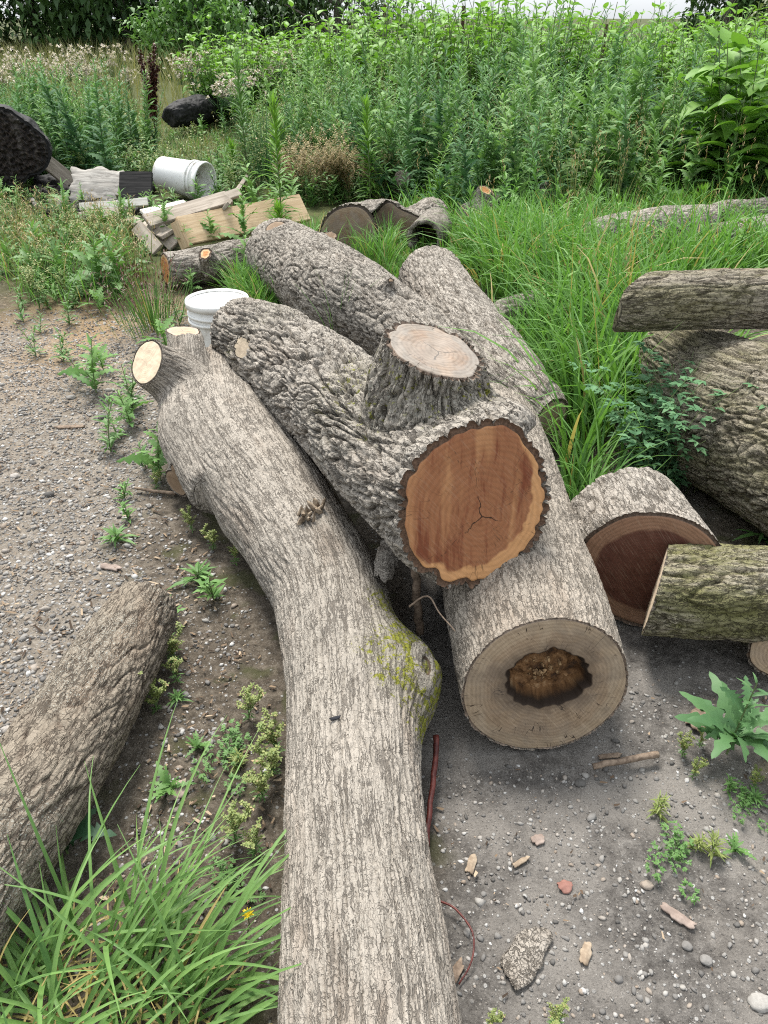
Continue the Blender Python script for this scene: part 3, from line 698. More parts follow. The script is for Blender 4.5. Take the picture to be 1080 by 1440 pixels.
gm = s.bsdf(col, .95, s.bump(s.math('ADD', s.math('ADD', s.math('MULTIPLY', n2, .8), s.math('MULTIPLY', n3, .8)), s.math('MULTIPLY', sm, .5)), 1., .006), .15)
ge = link("ground", mesh_np("ground", gp, q, attrs=dict(gravel=gl, dirt=dl, turf=far, chips=chips), mats=[gm])); props(ge, 'gravel and bare earth yard', kind='structure')
# ================================================================== vegetation
class VB:
    """collects plant pieces in plain arrays"""
    def __init__(s): s.v = []; s.q = []; s.m = []; s.t = []; s.n = 0
    def add(s, v, q, m=0, t=0.5):
        v = np.asarray(v, np.float32); q = np.asarray(q, np.int64)
        s.v.append(v); s.q.append(q + s.n); s.m.append(np.full(len(q), m, np.int32)); s.t.append(np.broadcast_to(np.float32(t), (len(v),)).copy()); s.n += len(v)
    def arrays(s): return np.vstack(s.v), np.vstack(s.q), np.concatenate(s.m), np.concatenate(s.t)
    def mesh(s, name, mats):
        v, q, m, t = s.arrays(); return mesh_np(name, v, q, attrs={'tint': t}, mats=mats, midx=m)
    def stamp(s, arr, pos, rz=0, sc=1., tilt=0., tdir=0., dt=0.):
        v, q, m, t = arr
        c, si = math.cos(rz), math.sin(rz); x = v[:, 0] * c - v[:, 1] * si; y = v[:, 0] * si + v[:, 1] * c; z = v[:, 2]
        w = np.stack([x, y, z], 1) * sc
        if tilt:
            k = tilt * w[:, 2] + 0 * w[:, 2]; w[:, 0] += math.cos(tdir) * k; w[:, 1] += math.sin(tdir) * k
        s.v.append((w + np.asarray(pos)).astype(np.float32)); s.q.append(q + s.n); s.m.append(m); s.t.append(np.clip(t + dt, 0, 1)); s.n += len(v)

def mat_leaf(name, a, b, back=None, transl=.32, rough=.55, spec=.35, dry=None, yell=.0, lev=1.0):
    a = tuple(c * lev for c in a); b = tuple(c * lev for c in b)
    s = N(name); t = s.attr('tint'); pos = s.pos()
    n = s.noise(pos, 55, 3, .6)
    f = s.math('ADD', t, s.math('MULTIPLY', s.math('SUBTRACT', n, .5), .5), clamp=True)
    col = s.mix(f, a, b)
    if dry is not None: col = s.mix(s.ss(t, .90, .97), col, dry)
    tc = s.mix(.5, col, s.mix(1., col, (1.2, 1.35, .45), 'MULTIPLY'))
    return s.bsdf(col, rough, s.bump(n, .25, .002), spec, transl=transl, tcol=tc)

L_grass = mat_leaf('leaf_meadow_grass', (.072, .185, .036), (.185, .355, .075), dry=(.36, .29, .11))
L_clump = mat_leaf('leaf_clump_grass', (.085, .185, .048), (.21, .35, .10), dry=(.42, .33, .13), transl=.35)
L_blue = mat_leaf('leaf_grey_green', (.045, .118, .052), (.15, .285, .115), rough=.65, spec=.2)
L_clo = mat_leaf('leaf_clover', (.065, .16, .075), (.16, .30, .14), rough=.65, spec=.2)
L_let = mat_leaf('leaf_lettuce', (.085, .19, .05), (.22, .37, .12), rough=.6, spec=.25)
L_deep = mat_leaf('leaf_deep_green', (.028, .075, .035), (.075, .155, .065))
L_jag = mat_leaf('leaf_jagged', (.045, .12, .045), (.12, .235, .085))
L_lime = mat_leaf('leaf_lime', (.075, .18, .025), (.19, .36, .05))
L_mid = mat_leaf('leaf_mid_green', (.065, .15, .038), (.155, .29, .08), dry=(.30, .26, .10))
L_pep = mat_leaf('leaf_pepper_weed', (.14, .20, .05), (.30, .33, .11), dry=(.42, .30, .16))
L_straw = mat_leaf('leaf_straw', (.24, .175, .075), (.42, .32, .16), transl=.2)
L_tan = mat_leaf('leaf_tan_green', (.13, .165, .05), (.29, .27, .115), transl=.2)
L_rust = mat_leaf('seed_rust_brown', (.045, .016, .010), (.115, .042, .025), transl=.05)
L_white = mat_leaf('seed_white_fluff', (.42, .36, .30), (.66, .60, .55), transl=.2)
L_stem = mat_leaf('stem_green', (.09, .14, .05), (.17, .21, .09), transl=0)
L_yellow = mat_leaf('petal_yellow', (.75, .55, .02), (.85, .68, .04), transl=.2)
L_tree = mat_leaf('leaf_tree_dark', (.032, .072, .024), (.085, .16, .045), transl=.2)
L_willow = mat_leaf('leaf_willow', (.085, .125, .045), (.17, .21, .085), transl=.25)
B_trunk = mat_bark('bark_tree_trunk', lichen=.2)

def prof_lance(t): return np.sin(np.pi * np.clip(t, 0, 1) ** .75) ** .9 * .95 + .03 * (1 - t)
def prof_ovate(t): return np.sin(np.pi * np.clip(t, 0, 1) ** .55) ** .85
def prof_blade(t): return (1 - t ** 2.2) * (.55 + .45 * np.minimum(1, t * 5))
def prof_lobed(t):
    if len(t) < 16:
        k = np.round(t * 12).astype(int)
        return (np.where(k % 2 == 1, 1., .34) * np.sin(np.pi * np.clip(t * .93 + .05, 0, 1)) ** .6) * np.where(t > .8, .8, 1)
    return np.sin(np.pi * np.clip(t * .95 + .04, 0, 1)) ** .55 * (.62 + .38 * np.cos(2 * np.pi * (4.2 * t - .1)) * np.clip(1.6 - 1.5 * t, 0, 1)) * (.55 + .5 * np.minimum(1, t * 1.6))
def leaf_geo(L, W, n=4, prof=prof_lance, droop=.8, fold=.35, twist=0., e0=0., back=.0):
    t = np.linspace(0, 1, n + 1); w = W * .5 * prof(t); w[-1] = max(w[-1] * .2, .0004)
    a = e0 - droop * t ** 1.3; ds = L / n
    x = np.concatenate([[0], np.cumsum(np.cos((a[1:] + a[:-1]) / 2) * ds)]); z = np.concatenate([[0], np.cumsum(np.sin((a[1:] + a[:-1]) / 2) * ds)])
    bk = back * w
    c, si = np.cos(twist * t), np.sin(twist * t)
    l = np.stack([x - bk, w * c, z + fold * w + w * si], 1); r = np.stack([x - bk, -w * c, z + fold * w - w * si], 1); m = np.stack([x, 0 * x, z], 1)
    v = np.stack([l, m, r], 1).reshape(-1, 3); i = np.arange(n)[:, None] * 3
    q = np.concatenate([np.hstack([i, i + 1, i + 4, i + 3]), np.hstack([i + 1, i + 2, i + 5, i + 4])])
    return v, q
def place(v, az, pos, el=0.):
    ce, se = math.cos(el), math.sin(el); x = v[:, 0] * ce - v[:, 2] * se; z = v[:, 0] * se + v[:, 2] * ce; y = v[:, 1]
    c, s = math.cos(az), math.sin(az)
    return np.stack([x * c - y * s, x * s + y * c, z], 1) + np.asarray(pos)
def stem_geo(pts, r0, r1, seg=4):
    pts = np.asarray(pts, float); r = np.linspace(r0, r1, len(pts)); v, q, t = tube_geo(pts, r, seg, cap=False); return v, q
def curve_up(h, lean, az, n=6, base=(0, 0, 0)):
    t = np.linspace(0, 1, n); k = lean * h * t ** 1.8
    return np.stack([base[0] + np.cos(az) * k, base[1] + np.sin(az) * k, base[2] + h * t], 1)

def plant_lettuce(h, r, lobed=True, dense=1., m=0, ms=1, lf=.20, mtop=None):
    """tall single stem with lobed leaves that shrink towards the tip"""
    b = VB(); sp = curve_up(h, r.uniform(.02, .16), r.uniform(0, 6.3), 7); v, q = stem_geo(sp, .0055 * h + .002, .0016); b.add(v, q, ms, r.uniform(.2, .8))
    nl = int(h * 42 * dense); az = r.uniform(0, 6)
    for k in range(nl):
        u = (k + .6) / nl; u = .05 + .95 * u; p = np.array([np.interp(u, np.linspace(0, 1, 7), sp[:, c]) for c in range(3)])
        az += 2.4 + r.normal(0, .35)
        sz = lf * (1 - .74 * u ** 1.2) * r.uniform(.7, 1.2) * (.8 + .2 * h)
        v, q = leaf_geo(sz, sz * (.40 if lobed and u < .8 else .20) * r.uniform(.8, 1.2), 12 if (lobed and u < .8) else 4, prof_lobed if (lobed and u < .8) else prof_lance,
                        r.uniform(.3, 1.3), r.uniform(.1, .6), r.normal(0, .5), 0, .5 if lobed else 0)
        b.add(place(v, az, p, r.uniform(.35, 1.0) + .25 * u), q, m if (mtop is None or u < .8) else mtop, np.clip(.25 + .5 * u + r.normal(0, .18), 0, .88))
    return b
def plant_horseweed(h, r, m=0, ms=1, nl=110, lf=.085):
    b = VB(); sp = curve_up(h, r.uniform(0, .07), r.uniform(0, 6.3), 6); v, q = stem_geo(sp, .006, .003); b.add(v, q, ms, .6)
    for k in range(nl):
        u = ((k + .5) / nl) ** .8; p = np.array([np.interp(u, np.linspace(0, 1, 6), sp[:, c]) for c in range(3)])
        sz = lf * (1.1 - .5 * u) * r.uniform(.75, 1.2); v, q = leaf_geo(sz, sz * .17, 3, prof_lance, r.uniform(.2, 1.0) * (1.3 - u), .4)
        b.add(place(v, k * 2.4 + r.normal(0, .3), p, .2 + 1.05 * u ** 1.5 + r.normal(0, .15)), q, m, np.clip(.25 + .6 * u ** 2 + r.normal(0, .12), 0, .88))
    return b
def plant_broad(h, r, stems=7, lf=.17, m=0, ms=1, spread=.35, pairs=7):
    b = VB()
    for sidx in range(stems):
        az = r.uniform(0, 6.3); hh = h * r.uniform(.65, 1.05); rb = r.uniform(0, spread)
        sp = curve_up(hh, r.uniform(.05, .35), az, 7, (math.cos(az) * rb * .5, math.sin(az) * rb * .5, 0)); v, q = stem_geo(sp, .007, .003); b.add(v, q, ms, r.uniform(.3, .7))
        a0 = r.uniform(0, 3)
        for k in range(pairs):
            u = .18 + .82 * (k + .5) / pairs; p = np.array([np.interp(u, np.linspace(0, 1, 7), sp[:, c]) for c in range(3)])
            for side in (0, math.pi):
                sz = lf * (1.15 - .55 * u) * r.uniform(.7, 1.25)
                v, q = leaf_geo(sz, sz * .55, 6, prof_ovate, r.uniform(.5, 1.3), r.uniform(.1, .45), r.normal(0, .3))
                v = v + np.array([sz * .22, 0, 0]); b.add(place(v, a0 + side + k * 1.6 + r.normal(0, .2), p, r.uniform(-.1, .7) + .3 * (u > .85)), q, m, np.clip(.2 + .55 * u + r.normal(0, .15), 0, .88))
    return b
def plant_pepper(h, r, stems=4, m=0, ms=1, flat=.5, size=.0042, num=26):
    """branched airy weed with small round pods"""
    b = VB()
    for sidx in range(stems):
        az = r.uniform(0, 6.3); hh = h * r.uniform(.6, 1.); sp = curve_up(hh, r.uniform(.1, .6) , az, 6); v, q = stem_geo(sp, .0016, .0006, 3); b.add(v, q, ms, .6)
        for br in range(5):
            u = .3 + .7 * br / 5; p = np.array([np.interp(u, np.linspace(0, 1, 6), sp[:, c]) for c in range(3)])
            a2 = r.uniform(0, 6.3); bl = hh * (.42 - .2 * u); bp = curve_up(bl, .7, a2, 4, p); v, q = stem_geo(bp, .0009, .0004, 3); b.add(v, q, ms, .7)
            for k in range(num):
                w = .25 + .75 * k / num; pp = np.array([np.interp(w, np.linspace(0, 1, 4), bp[:, c]) for c in range(3)])
                v, q = leaf_geo(size * 2.2, size * 1.5, 2, prof_ovate, .3, .2); b.add(place(v, k * 2.4, pp, r.uniform(-.1, .6)), q, m, np.clip(r.normal(.5, .25), 0, 1))
        for k in range(6):
            p = sp[0] + (sp[2] - sp[0]) * r.uniform(.1, 1); v, q = leaf_geo(h * .16, h * .03, 3, prof_lance, .6, .3); b.add(place(v, r.uniform(0, 6.3), p, r.uniform(.1, .7)), q, 2, r.uniform(.2, .8))
    return b
def plant_small(h, r, m=0, ms=1, nl=26, lf=.06, lobed=False, wide=.28):
    b = VB()
    for st in range(r.integers(1, 4)):
        sp = curve_up(h * r.uniform(.6, 1), r.uniform(.05, .5), r.uniform(0, 6.3), 4); v, q = stem_geo(sp, .0025, .001, 3); b.add(v, q, ms, .5)
        for k in range(nl):
            u = (k + .3) / nl; p = np.array([np.interp(u, np.linspace(0, 1, 4), sp[:, c]) for c in range(3)]); sz = lf * r.uniform(.6, 1.25) * (1.2 - .6 * u)
            v, q = leaf_geo(sz, sz * wide, 12 if lobed else 3, prof_lobed if lobed else prof_lance, r.uniform(.2, 1.2), .3, 0, 0, .4 if lobed else 0)
            b.add(place(v, k * 2.4 + r.normal(0, .4), p, r.uniform(.15, 1.1)), q, m, np.clip(r.normal(.5, .2), 0, .88))
    return b
def plant_clover(h, r, m=0, ms=1, stems=14, lf=.026):
    b = VB()
    for st in range(stems):
        sp = curve_up(h * r.uniform(.45, 1), r.uniform(.1, .8), r.uniform(0, 6.3), 5, (r.normal(0, .05), r.normal(0, .03), 0)); v, q = stem_geo(sp, .0018, .0009, 3); b.add(v, q, ms, .4)
        for k in range(13):
            u = .15 + .85 * k / 13; p = np.array([np.interp(u, np.linspace(0, 1, 5), sp[:, c]) for c in range(3)]); a = k * 2.4 + r.normal(0, .3)
            tip = p + np.array([math.cos(a), math.sin(a), .35]) * .02
            for j in (-.8, 0, .8):
                sz = lf * r.uniform(.8, 1.2); v, q = leaf_geo(sz, sz * .5, 3, prof_ovate, .3, .25); b.add(place(v, a + j, tip, r.uniform(-.2, .4)), q, m, np.clip(r.normal(.45, .2), 0, .88))
    return b
def plant_dock(h, r):
    b = VB()
    for st in range(6):
        az = r.uniform(0, 6.3); sp = curve_up(h * r.uniform(.75, 1), r.uniform(.05, .22), az, 6); v, q = stem_geo(sp, .004, .002, 3); b.add(v, q, 0, .5)
        for k in range(330):
            u = r.uniform(.30, 1); p = np.array([np.interp(u, np.linspace(0, 1, 6), sp[:, c]) for c in range(3)]) + r.normal(0, .012 + .02 * (1 - u), 3)
            v, q = leaf_geo(.045, .028, 2, prof_ovate, .3, .2); b.add(place(v, r.uniform(0, 6.3), p, r.uniform(-1, 1)), q, 0, np.clip(r.normal(.5, .25), 0, 1))
    return b
def plant_fluff(h, r, m=0, mw=1, heads=48):
    b = plant_lettuce(h * .85, r, False, .9, 0, 0, .14)
    for k in range(heads):
        a = r.uniform(0, 6.3); rad = abs(r.normal(0, .19)); p = np.array([math.cos(a) * rad, math.sin(a) * rad, h * r.uniform(.72, 1.0)])
        v, q = stem_geo([[p[0] * .3, p[1] * .3, h * .6], p], .0015, .001, 3); b.add(v, q, 0, .6)
        for j in range(9):
            v, q = leaf_geo(.042, .024, 2, prof_ovate, .2, .3); b.add(place(v, r.uniform(0, 6.3), p, r.uniform(-.4, 1.4)), q, mw, np.clip(r.normal(.5, .3), 0, 1))
    return b
def plant_reed(h, r, n=70, m=0, mh=1, spread=.16, head=True):
    """tussock of stiff stems with thin seed heads"""
    b = VB()
    for k in range(n):
        a = r.uniform(0, 6.3); rb = abs(r.normal(0, spread * .4)); L = h * r.uniform(.5, 1.05)
        v, q = leaf_geo(L, .006, 5, prof_blade, r.uniform(.0, .6), .5); t = np.clip(r.normal(.5, .25), 0, 1)
        b.add(place(v, a, (math.cos(a) * rb, math.sin(a) * rb, 0), r.uniform(1.15, 1.5)), q, m, t)
        if head and r.random() < .55:
            p = (math.cos(a) * (rb + L * .22), math.sin(a) * (rb + L * .22), L * .93)
            for j in range(8):
                v, q = leaf_geo(.03, .006, 2, prof_lance, .3, .3); b.add(place(v, r.uniform(0, 6.3), np.array(p) + r.normal(0, .012, 3) + [0, 0, -.012 * j], r.uniform(.3, 1.4)), q, mh, np.clip(r.normal(.5, .3), 0, 1))
    return b
SHORT = [[(560, 330), (650, 330), (665, 400), (545, 400)], [(645, 285), (735, 285), (735, 330), (645, 330)], [(790, 352), (1100, 340), (1100, 385), (800, 392)], [(205, 158), (350, 158), (355, 245), (195, 245)], [(95, 285), (320, 285), (320, 300), (95, 310)]]
def blades(roots, r, lmin, lmax, wid, bend=(.3, 1.3), seg=5, lean=None, up=(1.0, 1.5), dryp=.06):
    """many grass blades in one go: roots (n,3)"""
    n = len(roots); L = r.uniform(lmin, lmax, n)
    L = L * (1 - .5 * sstep(4.3, 5.6, roots[:, 1]) * sstep(9., 7.5, roots[:, 1]))
    for z_ in SHORT: L = np.where(inpoly(roots[:, 0], roots[:, 1], pxpoly(z_)), L * .42, L)
    az = r.uniform(0, 2 * np.pi, n); 
    if lean is not None: az = np.where(r.random(n) < lean[1], lean[0] + r.normal(0, .6, n), az)
    e = r.uniform(up[0], up[1], n); bd = r.uniform(bend[0], bend[1], n); w = wid * r.uniform(.6, 1.3, n)
    t = np.linspace(0, 1, seg + 1); a = e[:, None] - bd[:, None] * t[None] ** 1.6; ds = L[:, None] / seg
    am = (a[:, 1:] + a[:, :-1]) / 2
    x = np.concatenate([np.zeros((n, 1)), np.cumsum(np.cos(am) * ds, 1)], 1); z = np.concatenate([np.zeros((n, 1)), np.cumsum(np.sin(am) * ds, 1)], 1)
    ww = w[:, None] * .5 * prof_blade(t)[None]; ww[:, -1] = .0003
    ca, sa = np.cos(az)[:, None], np.sin(az)[:, None]; tw = r.normal(0, .6, n)[:, None] * t[None]
    hx, hy, hz = -sa * np.cos(tw), ca * np.cos(tw), np.sin(tw)
    cx, cy = roots[:, 0:1] + x * ca, roots[:, 1:2] + x * sa; cz = roots[:, 2:3] + z
    l = np.stack([cx + hx * ww, cy + hy * ww, cz + hz * ww], -1); rr = np.stack([cx - hx * ww, cy - hy * ww, cz - hz * ww], -1)
    v = np.stack([l, rr], 2).reshape(-1, 3); base = (np.arange(n) * (seg + 1) * 2)[:, None]; i = (np.arange(seg) * 2)[None]
    q = np.stack([base + i, base + i + 1, base + i + 3, base + i + 2], -1).reshape(-1, 4)
    ti = np.clip(r.normal(.45, .2, n), 0, .88); ti = np.where(r.random(n) < dryp, 1., ti); tt = np.repeat(ti, (seg + 1) * 2)
    return v, q, np.zeros(len(q), np.int32), tt

def scatter_poly(r, poly, n):
    poly = [tuple(p) for p in poly]; xs = [p[0] for p in poly]; ys = [p[1] for p in poly]; out = []
    while sum(len(o) for o in out) < n:
        x = r.uniform(min(xs), max(xs), n * 2); y = r.uniform(min(ys), max(ys), n * 2); m = inpoly(x, y, poly); out.append(np.stack([x[m], y[m]], 1))
    o = np.vstack(out)[:n]; return o
def on_ground(xy): return np.column_stack([xy, gz(xy[:, 0], xy[:, 1])])

# where logs lie nothing grows through them
LOG_SEGS = []
for o in COL.objects:
    if o.get('category') == 'log':
        for ch in o.children:
            if ch.name.startswith('bark'):
                co = np.empty(len(ch.data.vertices) * 3, np.float32); ch.data.vertices.foreach_get('co', co); co = co.reshape(-1, 3)[::23] + np.array(o.location)
                LOG_SEGS.append(co)
LOGPTS = np.vstack(LOG_SEGS)
_cell = {}
for p in LOGPTS:
    k = (int(math.floor(p[0] / .05)), int(math.floor(p[1] / .05))); z = _cell.get(k)
    _cell[k] = (min(z[0], p[2]), max(z[1], p[2])) if z else (p[2], p[2])
def under_log(x, y):
    z = _cell.get((int(math.floor(x / .05)), int(math.floor(y / .05)))); return z is not None
def clear(xy): return xy[[not under_log(a, b) for a, b in xy]]

# ------------------------------------------------------------------ tall grass between the logs (nobody could count it)
r = np.random.default_rng(21)
G = VB()
polyA = pxpoly([(610, 372), (540, 322), (600, 290), (760, 268), (980, 262), (1150, 300), (1150, 395), (905, 470), (990, 560), (985, 690), (830, 690), (792, 700), (780, 640), (800, 590), (700, 440), (655, 385)])
xy = clear(scatter_poly(r, polyA, 18000)); dens = fbm(np.column_stack([xy * 2.2, 0 * xy[:, 0]]), 2); xy = xy[dens > -.25 + .5 * r.random(len(xy)) - .3]
G.stamp(blades(on_ground(xy), r, .22, .68, .0135, (.2, 1.7), 5, (-2.4, .35), (.9, 1.5)), (0, 0, 0))
polyB = pxpoly([(420, 330), (600, 300), (640, 340), (610, 385), (560, 400), (480, 350)])
xy = clear(scatter_poly(r, polyB, 2600)); G.stamp(blades(on_ground(xy), r, .18, .40, .008, (.3, 1.3)), (0, 0, 0))
for poly_, n_ in (([(788, 690), (835, 690), (842, 800), (838, 880), (805, 820)], 170), ([(880, 640), (985, 680), (1000, 720), (900, 660)], 260), ([(640, 470), (700, 520), (790, 600), (800, 560), (720, 450)], 420), ([(880, 470), (985, 560), (975, 640), (890, 640)], 900), ([(860, 880), (930, 870), (950, 905), (880, 915)], 60), ([(425, 335), (600, 322), (605, 345), (430, 362)], 620), ([(800, 350), (1100, 345), (1100, 380), (790, 390)], 900)):
    xy = clear(scatter_poly(r, pxpoly(poly_), n_)); G.stamp(blades(on_ground(xy), r, .18, .46, .009, (.4, 1.7), 6, None, (.9, 1.5), .04), (0, 0, 0))
polyC = pxpoly([(345, 395), (405, 440), (350, 450), (320, 420)])
xy = scatter_poly(r, polyC, 500); G.stamp(blades(on_ground(xy), r, .12, .3, .008, (.3, 1.3)), (0, 0, 0))
tg = [plant_lettuce(h, r, True, 1.4, 0, 0, .2).arrays() for h in (.35, .45, .55)] + [plant_horseweed(.4, r, 0, 0, 60, .1).arrays()]
for p in on_ground(clear(scatter_poly(r, polyA, 75))):
    if not any(inpoly(p[0:1], p[1:2], pxpoly(z_))[0] for z_ in SHORT): G.stamp(tg[r.integers(0, 4)], p, r.uniform(0, 6.3), r.uniform(.6, 1.1), r.normal(0, .15), r.uniform(0, 6.3))
props(link('tall_grass', G.mesh('tall_grass', [L_grass])), 'tall bright green grass between and behind the logs', kind='stuff')
# seed stalks standing over it
G = VB(); xy = clear(scatter_poly(r, polyA, 240))
G.stamp(blades(on_ground(xy), r, .45, .75, .004, (.1, .6), 5, None, (1.2, 1.5), .3), (0, 0, 0))
for p in on_ground(xy[:110]):
    hh = r.uniform(.4, .68)
    for k in range(10):
        v, q = leaf_geo(.022, .005, 2, prof_lance, .3, .3); G.add(place(v, r.uniform(0, 6.3), p + [r.normal(0, .006), r.normal(0, .006), hh + .010 * k], 1.1), q, 1, r.uniform(0, 1))
props(link('seed_grass', G.mesh('seed_grass', [L_grass, L_straw])), 'thin straw-coloured grass stalks gone to seed above the green grass', kind='stuff')

# ------------------------------------------------------------------ low green cover
G = VB(); tm = [plant_small(.16, r, 0, 0, 22, .05).arrays() for _ in range(6)] + [plant_pepper(.22, r, 3, 1, 0, num=12, size=.006).arrays() for _ in range(2)]
polyD = pxpoly([(0, 300), (60, 290), (190, 330), (215, 400), (160, 430), (60, 440), (0, 400)])
polyE = pxpoly([(-10, 300), (60, 262), (200, 275), (330, 285), (430, 295), (600, 275), (620, 205), (300, 165), (-20, 175)])
for poly, n, a, b2 in ((polyD, 190, .6, 1.4), (polyE, 900, 1.0, 2.3)):
    for p in on_ground(clear(scatter_poly(r, poly, n))): G.stamp(tm[r.integers(0, 8)], p, r.uniform(0, 6.3), r.uniform(a, b2) * (.4 if any(inpoly(p[0:1], p[1:2], pxpoly(z_))[0] for z_ in SHORT) else 1), 0, 0, r.normal(0, .12))
xy = clear(np.vstack([scatter_poly(r, polyE, 6500), scatter_poly(r, polyD, 900)])); bl = blades(on_ground(xy), r, .12, .36, .006, (.3, 1.2), 4, None, (1., 1.5), .14); G.stamp((bl[0], bl[1], bl[2] + 3, bl[3]), (0, 0, 0))
props(link('ground_weeds', G.mesh('ground_weeds', [L_mid, L_pep, L_mid, L_grass])), 'low mixed weeds and grass covering the ground behind the debris', kind='stuff')

# ------------------------------------------------------------------ the thicket behind
G = VB()
tmpl = [plant_lettuce(h, r, True, 1.3, 0, 1, .27).arrays() for h in (.95, 1.05, 1.15, 1.25)] + [plant_lettuce(h, r, False, 1.7, 0, 1, .19).arrays() for h in (1.0, 1.1, 1.2, 1.3)]
polyT = [(-.55, 7.6), (.2, 6.0), (1.2, 5.6), (2.6, 5.6), (4.6, 5.6), (6.2, 6.2), (7.5, 9.6), (2.5, 10.0), (-.8, 10.0)]
for p in on_ground(scatter_poly(r, polyT, 640)):
    if p[0] > 1.95 and p[1] < 6.9: continue
    G.stamp(tmpl[r.integers(0, 8)], p, r.uniform(0, 6.3), r.uniform(.52, 1.08) * (.86 + .06 * (p[1] - 6)) * (1 + .16 * math.sin(p[0] * 2.1 + 1) * math.cos(p[1] * 1.7)) * (.92 if p[0] < .3 else 1), r.normal(0, .32), r.uniform(0, 6.3), r.normal(0, .24))
    if r.random() < .34: G.m[-1] = np.where(G.m[-1] == 0, 2, G.m[-1]).astype(np.int32)
polyU = [(-4.2, 7.6), (-2.45, 7.2), (-2.5, 9.0), (-4.6, 9.6)]
for p in on_ground(scatter_poly(r, polyU, 170)): G.stamp(tmpl[r.integers(0, 8)], p, r.uniform(0, 6.3), r.uniform(.5, .82), r.normal(0, .25), r.uniform(0, 6.3), r.normal(0, .15)); G.m[-1] = np.where((G.m[-1] == 0) & (r.random() < .4), 2, G.m[-1]).astype(np.int32)
for p in on_ground(scatter_poly(r, [(-2.3, 8.3), (-.5, 7.6), (-.4, 10), (-2.5, 10.2)], 130)):
    if any(inpoly(p[0:1], p[1:2], pxpoly(z_))[0] for z_ in SHORT): continue
    G.stamp(tmpl[r.integers(0, 8)], p, r.uniform(0, 6.3), r.uniform(.4, .8), r.normal(0, .3), r.uniform(0, 6.3), r.normal(0, .2)); G.m[-1] = np.where((G.m[-1] == 0) & (r.random() < .6), 2, G.m[-1]).astype(np.int32)
tr = [plant_reed(1.0, r, 26, 3, 3, .2).arrays() for _ in range(3)] + [plant_pepper(1.0, r, 4, 3, 3, num=10, size=.01).arrays()]
for p in on_ground(scatter_poly(r, polyT, 60)): 
    if not (p[0] > 1.95 and p[1] < 6.9): G.stamp(tr[r.integers(0, 4)], p, r.uniform(0, 6.3), r.uniform(.5, 1.1), r.normal(0, .2), 0)
props(link('weed_thicket', G.mesh('weed_thicket', [L_blue, L_stem, L_let, L_tan])), 'dense grey-green stand of tall leafy weeds behind the logs', kind='stuff')
# bright green growth over and behind it
G = VB(); tb = [plant_broad(1.2, r, 4, .17, 0, 1, .3, 7).arrays() for _ in range(5)]
for p in on_ground(scatter_poly(r, [(-.5, 10.0), (8.5, 9.6), (11, 14.5), (-.9, 14.5)], 420)): G.stamp(tb[r.integers(0, 5)], p, r.uniform(0, 6.3), r.uniform(1.0, 1.25) * (1.10 if p[0] < 2.5 else .98), 0, 0, r.normal(0, .12))
for p in on_ground(scatter_poly(r, [(-2.5, 11.2), (-.6, 10.4), (-.4, 13.5), (-2.8, 14)], 105)): G.stamp(tb[r.integers(0, 5)], p, r.uniform(0, 6.3), r.uniform(.8, 1.12), 0, 0, r.normal(0, .12))
props(link('bright_undergrowth', G.mesh('bright_undergrowth', [L_lime, L_stem])), 'bright green leafy growth along the back of the thicket', kind='stuff')
# meadow going off to the left
G = VB(); xy = scatter_poly(r, [(-22, 36), (-11, 12.5), (-3.2, 11.5), (-2, 36)], 9000); bl = blades(on_ground(xy), r, .5, 1.0, .018, (.1, .9), 4, None, (1.1, 1.5), .3); G.stamp(bl, (0, 0, 0))
xy = scatter_poly(r, [(-9, 13), (-4.0, 7.6), (-2.0, 7.6), (-1.2, 11.5), (-2.6, 14)], 4200); bl = blades(on_ground(xy), r, .12, .4, .010, (.2, 1.3), 4, None, (1.0, 1.5), .3); G.stamp(bl, (0, 0, 0))
props(link('meadow_grass', G.mesh('meadow_grass', [L_tan])), 'tan and green meadow grass running back to the tree line', kind='stuff')

# ------------------------------------------------------------------ single plants
def plant(name, label, cat, b, mats, pos, group=None, rz=0, sc=1.):
    o = link(name, b.mesh(name, mats) if isinstance(b, VB) else b, None, pos); props(o, label, cat, group); o.rotation_euler = (0, 0, rz); o.scale = (sc,) * 3
    return o
def at(px, py):
    p = P(px, py); p[2] = float(gz(np.array([p[0]]), np.array([p[1]]))[0]); return p
def nudge(px, py):
    p = at(px, py)
    while under_log(p[0], p[1]): p[0] -= .02
    p[0] -= .02; return p
# tall weeds one can tell apart along the front of the thicket
ms = [plant_lettuce(h, r, True, 1.35, 0, 1, .33, 2).mesh('tall_weed', [L_let, L_stem, L_let]) for h in (.9, 1.05, 1.2, 1.3)]
for k, (px, py, h) in enumerate([(640, 262, .72), (668, 300, .55), (705, 268, .8), (745, 275, 1.05), (770, 300, .95), (815, 285, .8), (850, 292, .85), (895, 280, .9), (935, 285, 1.), (600, 255, .8), (560, 240, 1.),
                                 (690, 300, .6), (725, 310, .6), (500, 225, 1.05), (440, 215, 1.1), (860, 262, 1.1), (790, 262, 1.1), (960, 300, .7), (1010, 305, .6), (1050, 300, .6), (655, 285, .6), (680, 280, .75), (715, 285, .8), (830, 300, .7), (875, 300, .75), (915, 300, .7), (760, 285, .9), (545, 262, .7), (620, 275, .65), (850, 275, 1.0), (805, 275, 1.0), (585, 275, .55)]):
    plant('tall_weed', 'tall lobed-leaf weed standing along the front edge of the grey-green thicket', 'weed', ms[k % 4], None, at(px, py), 'tall weeds along the front of the thicket', r.uniform(0, 6.3), h / 1.1)
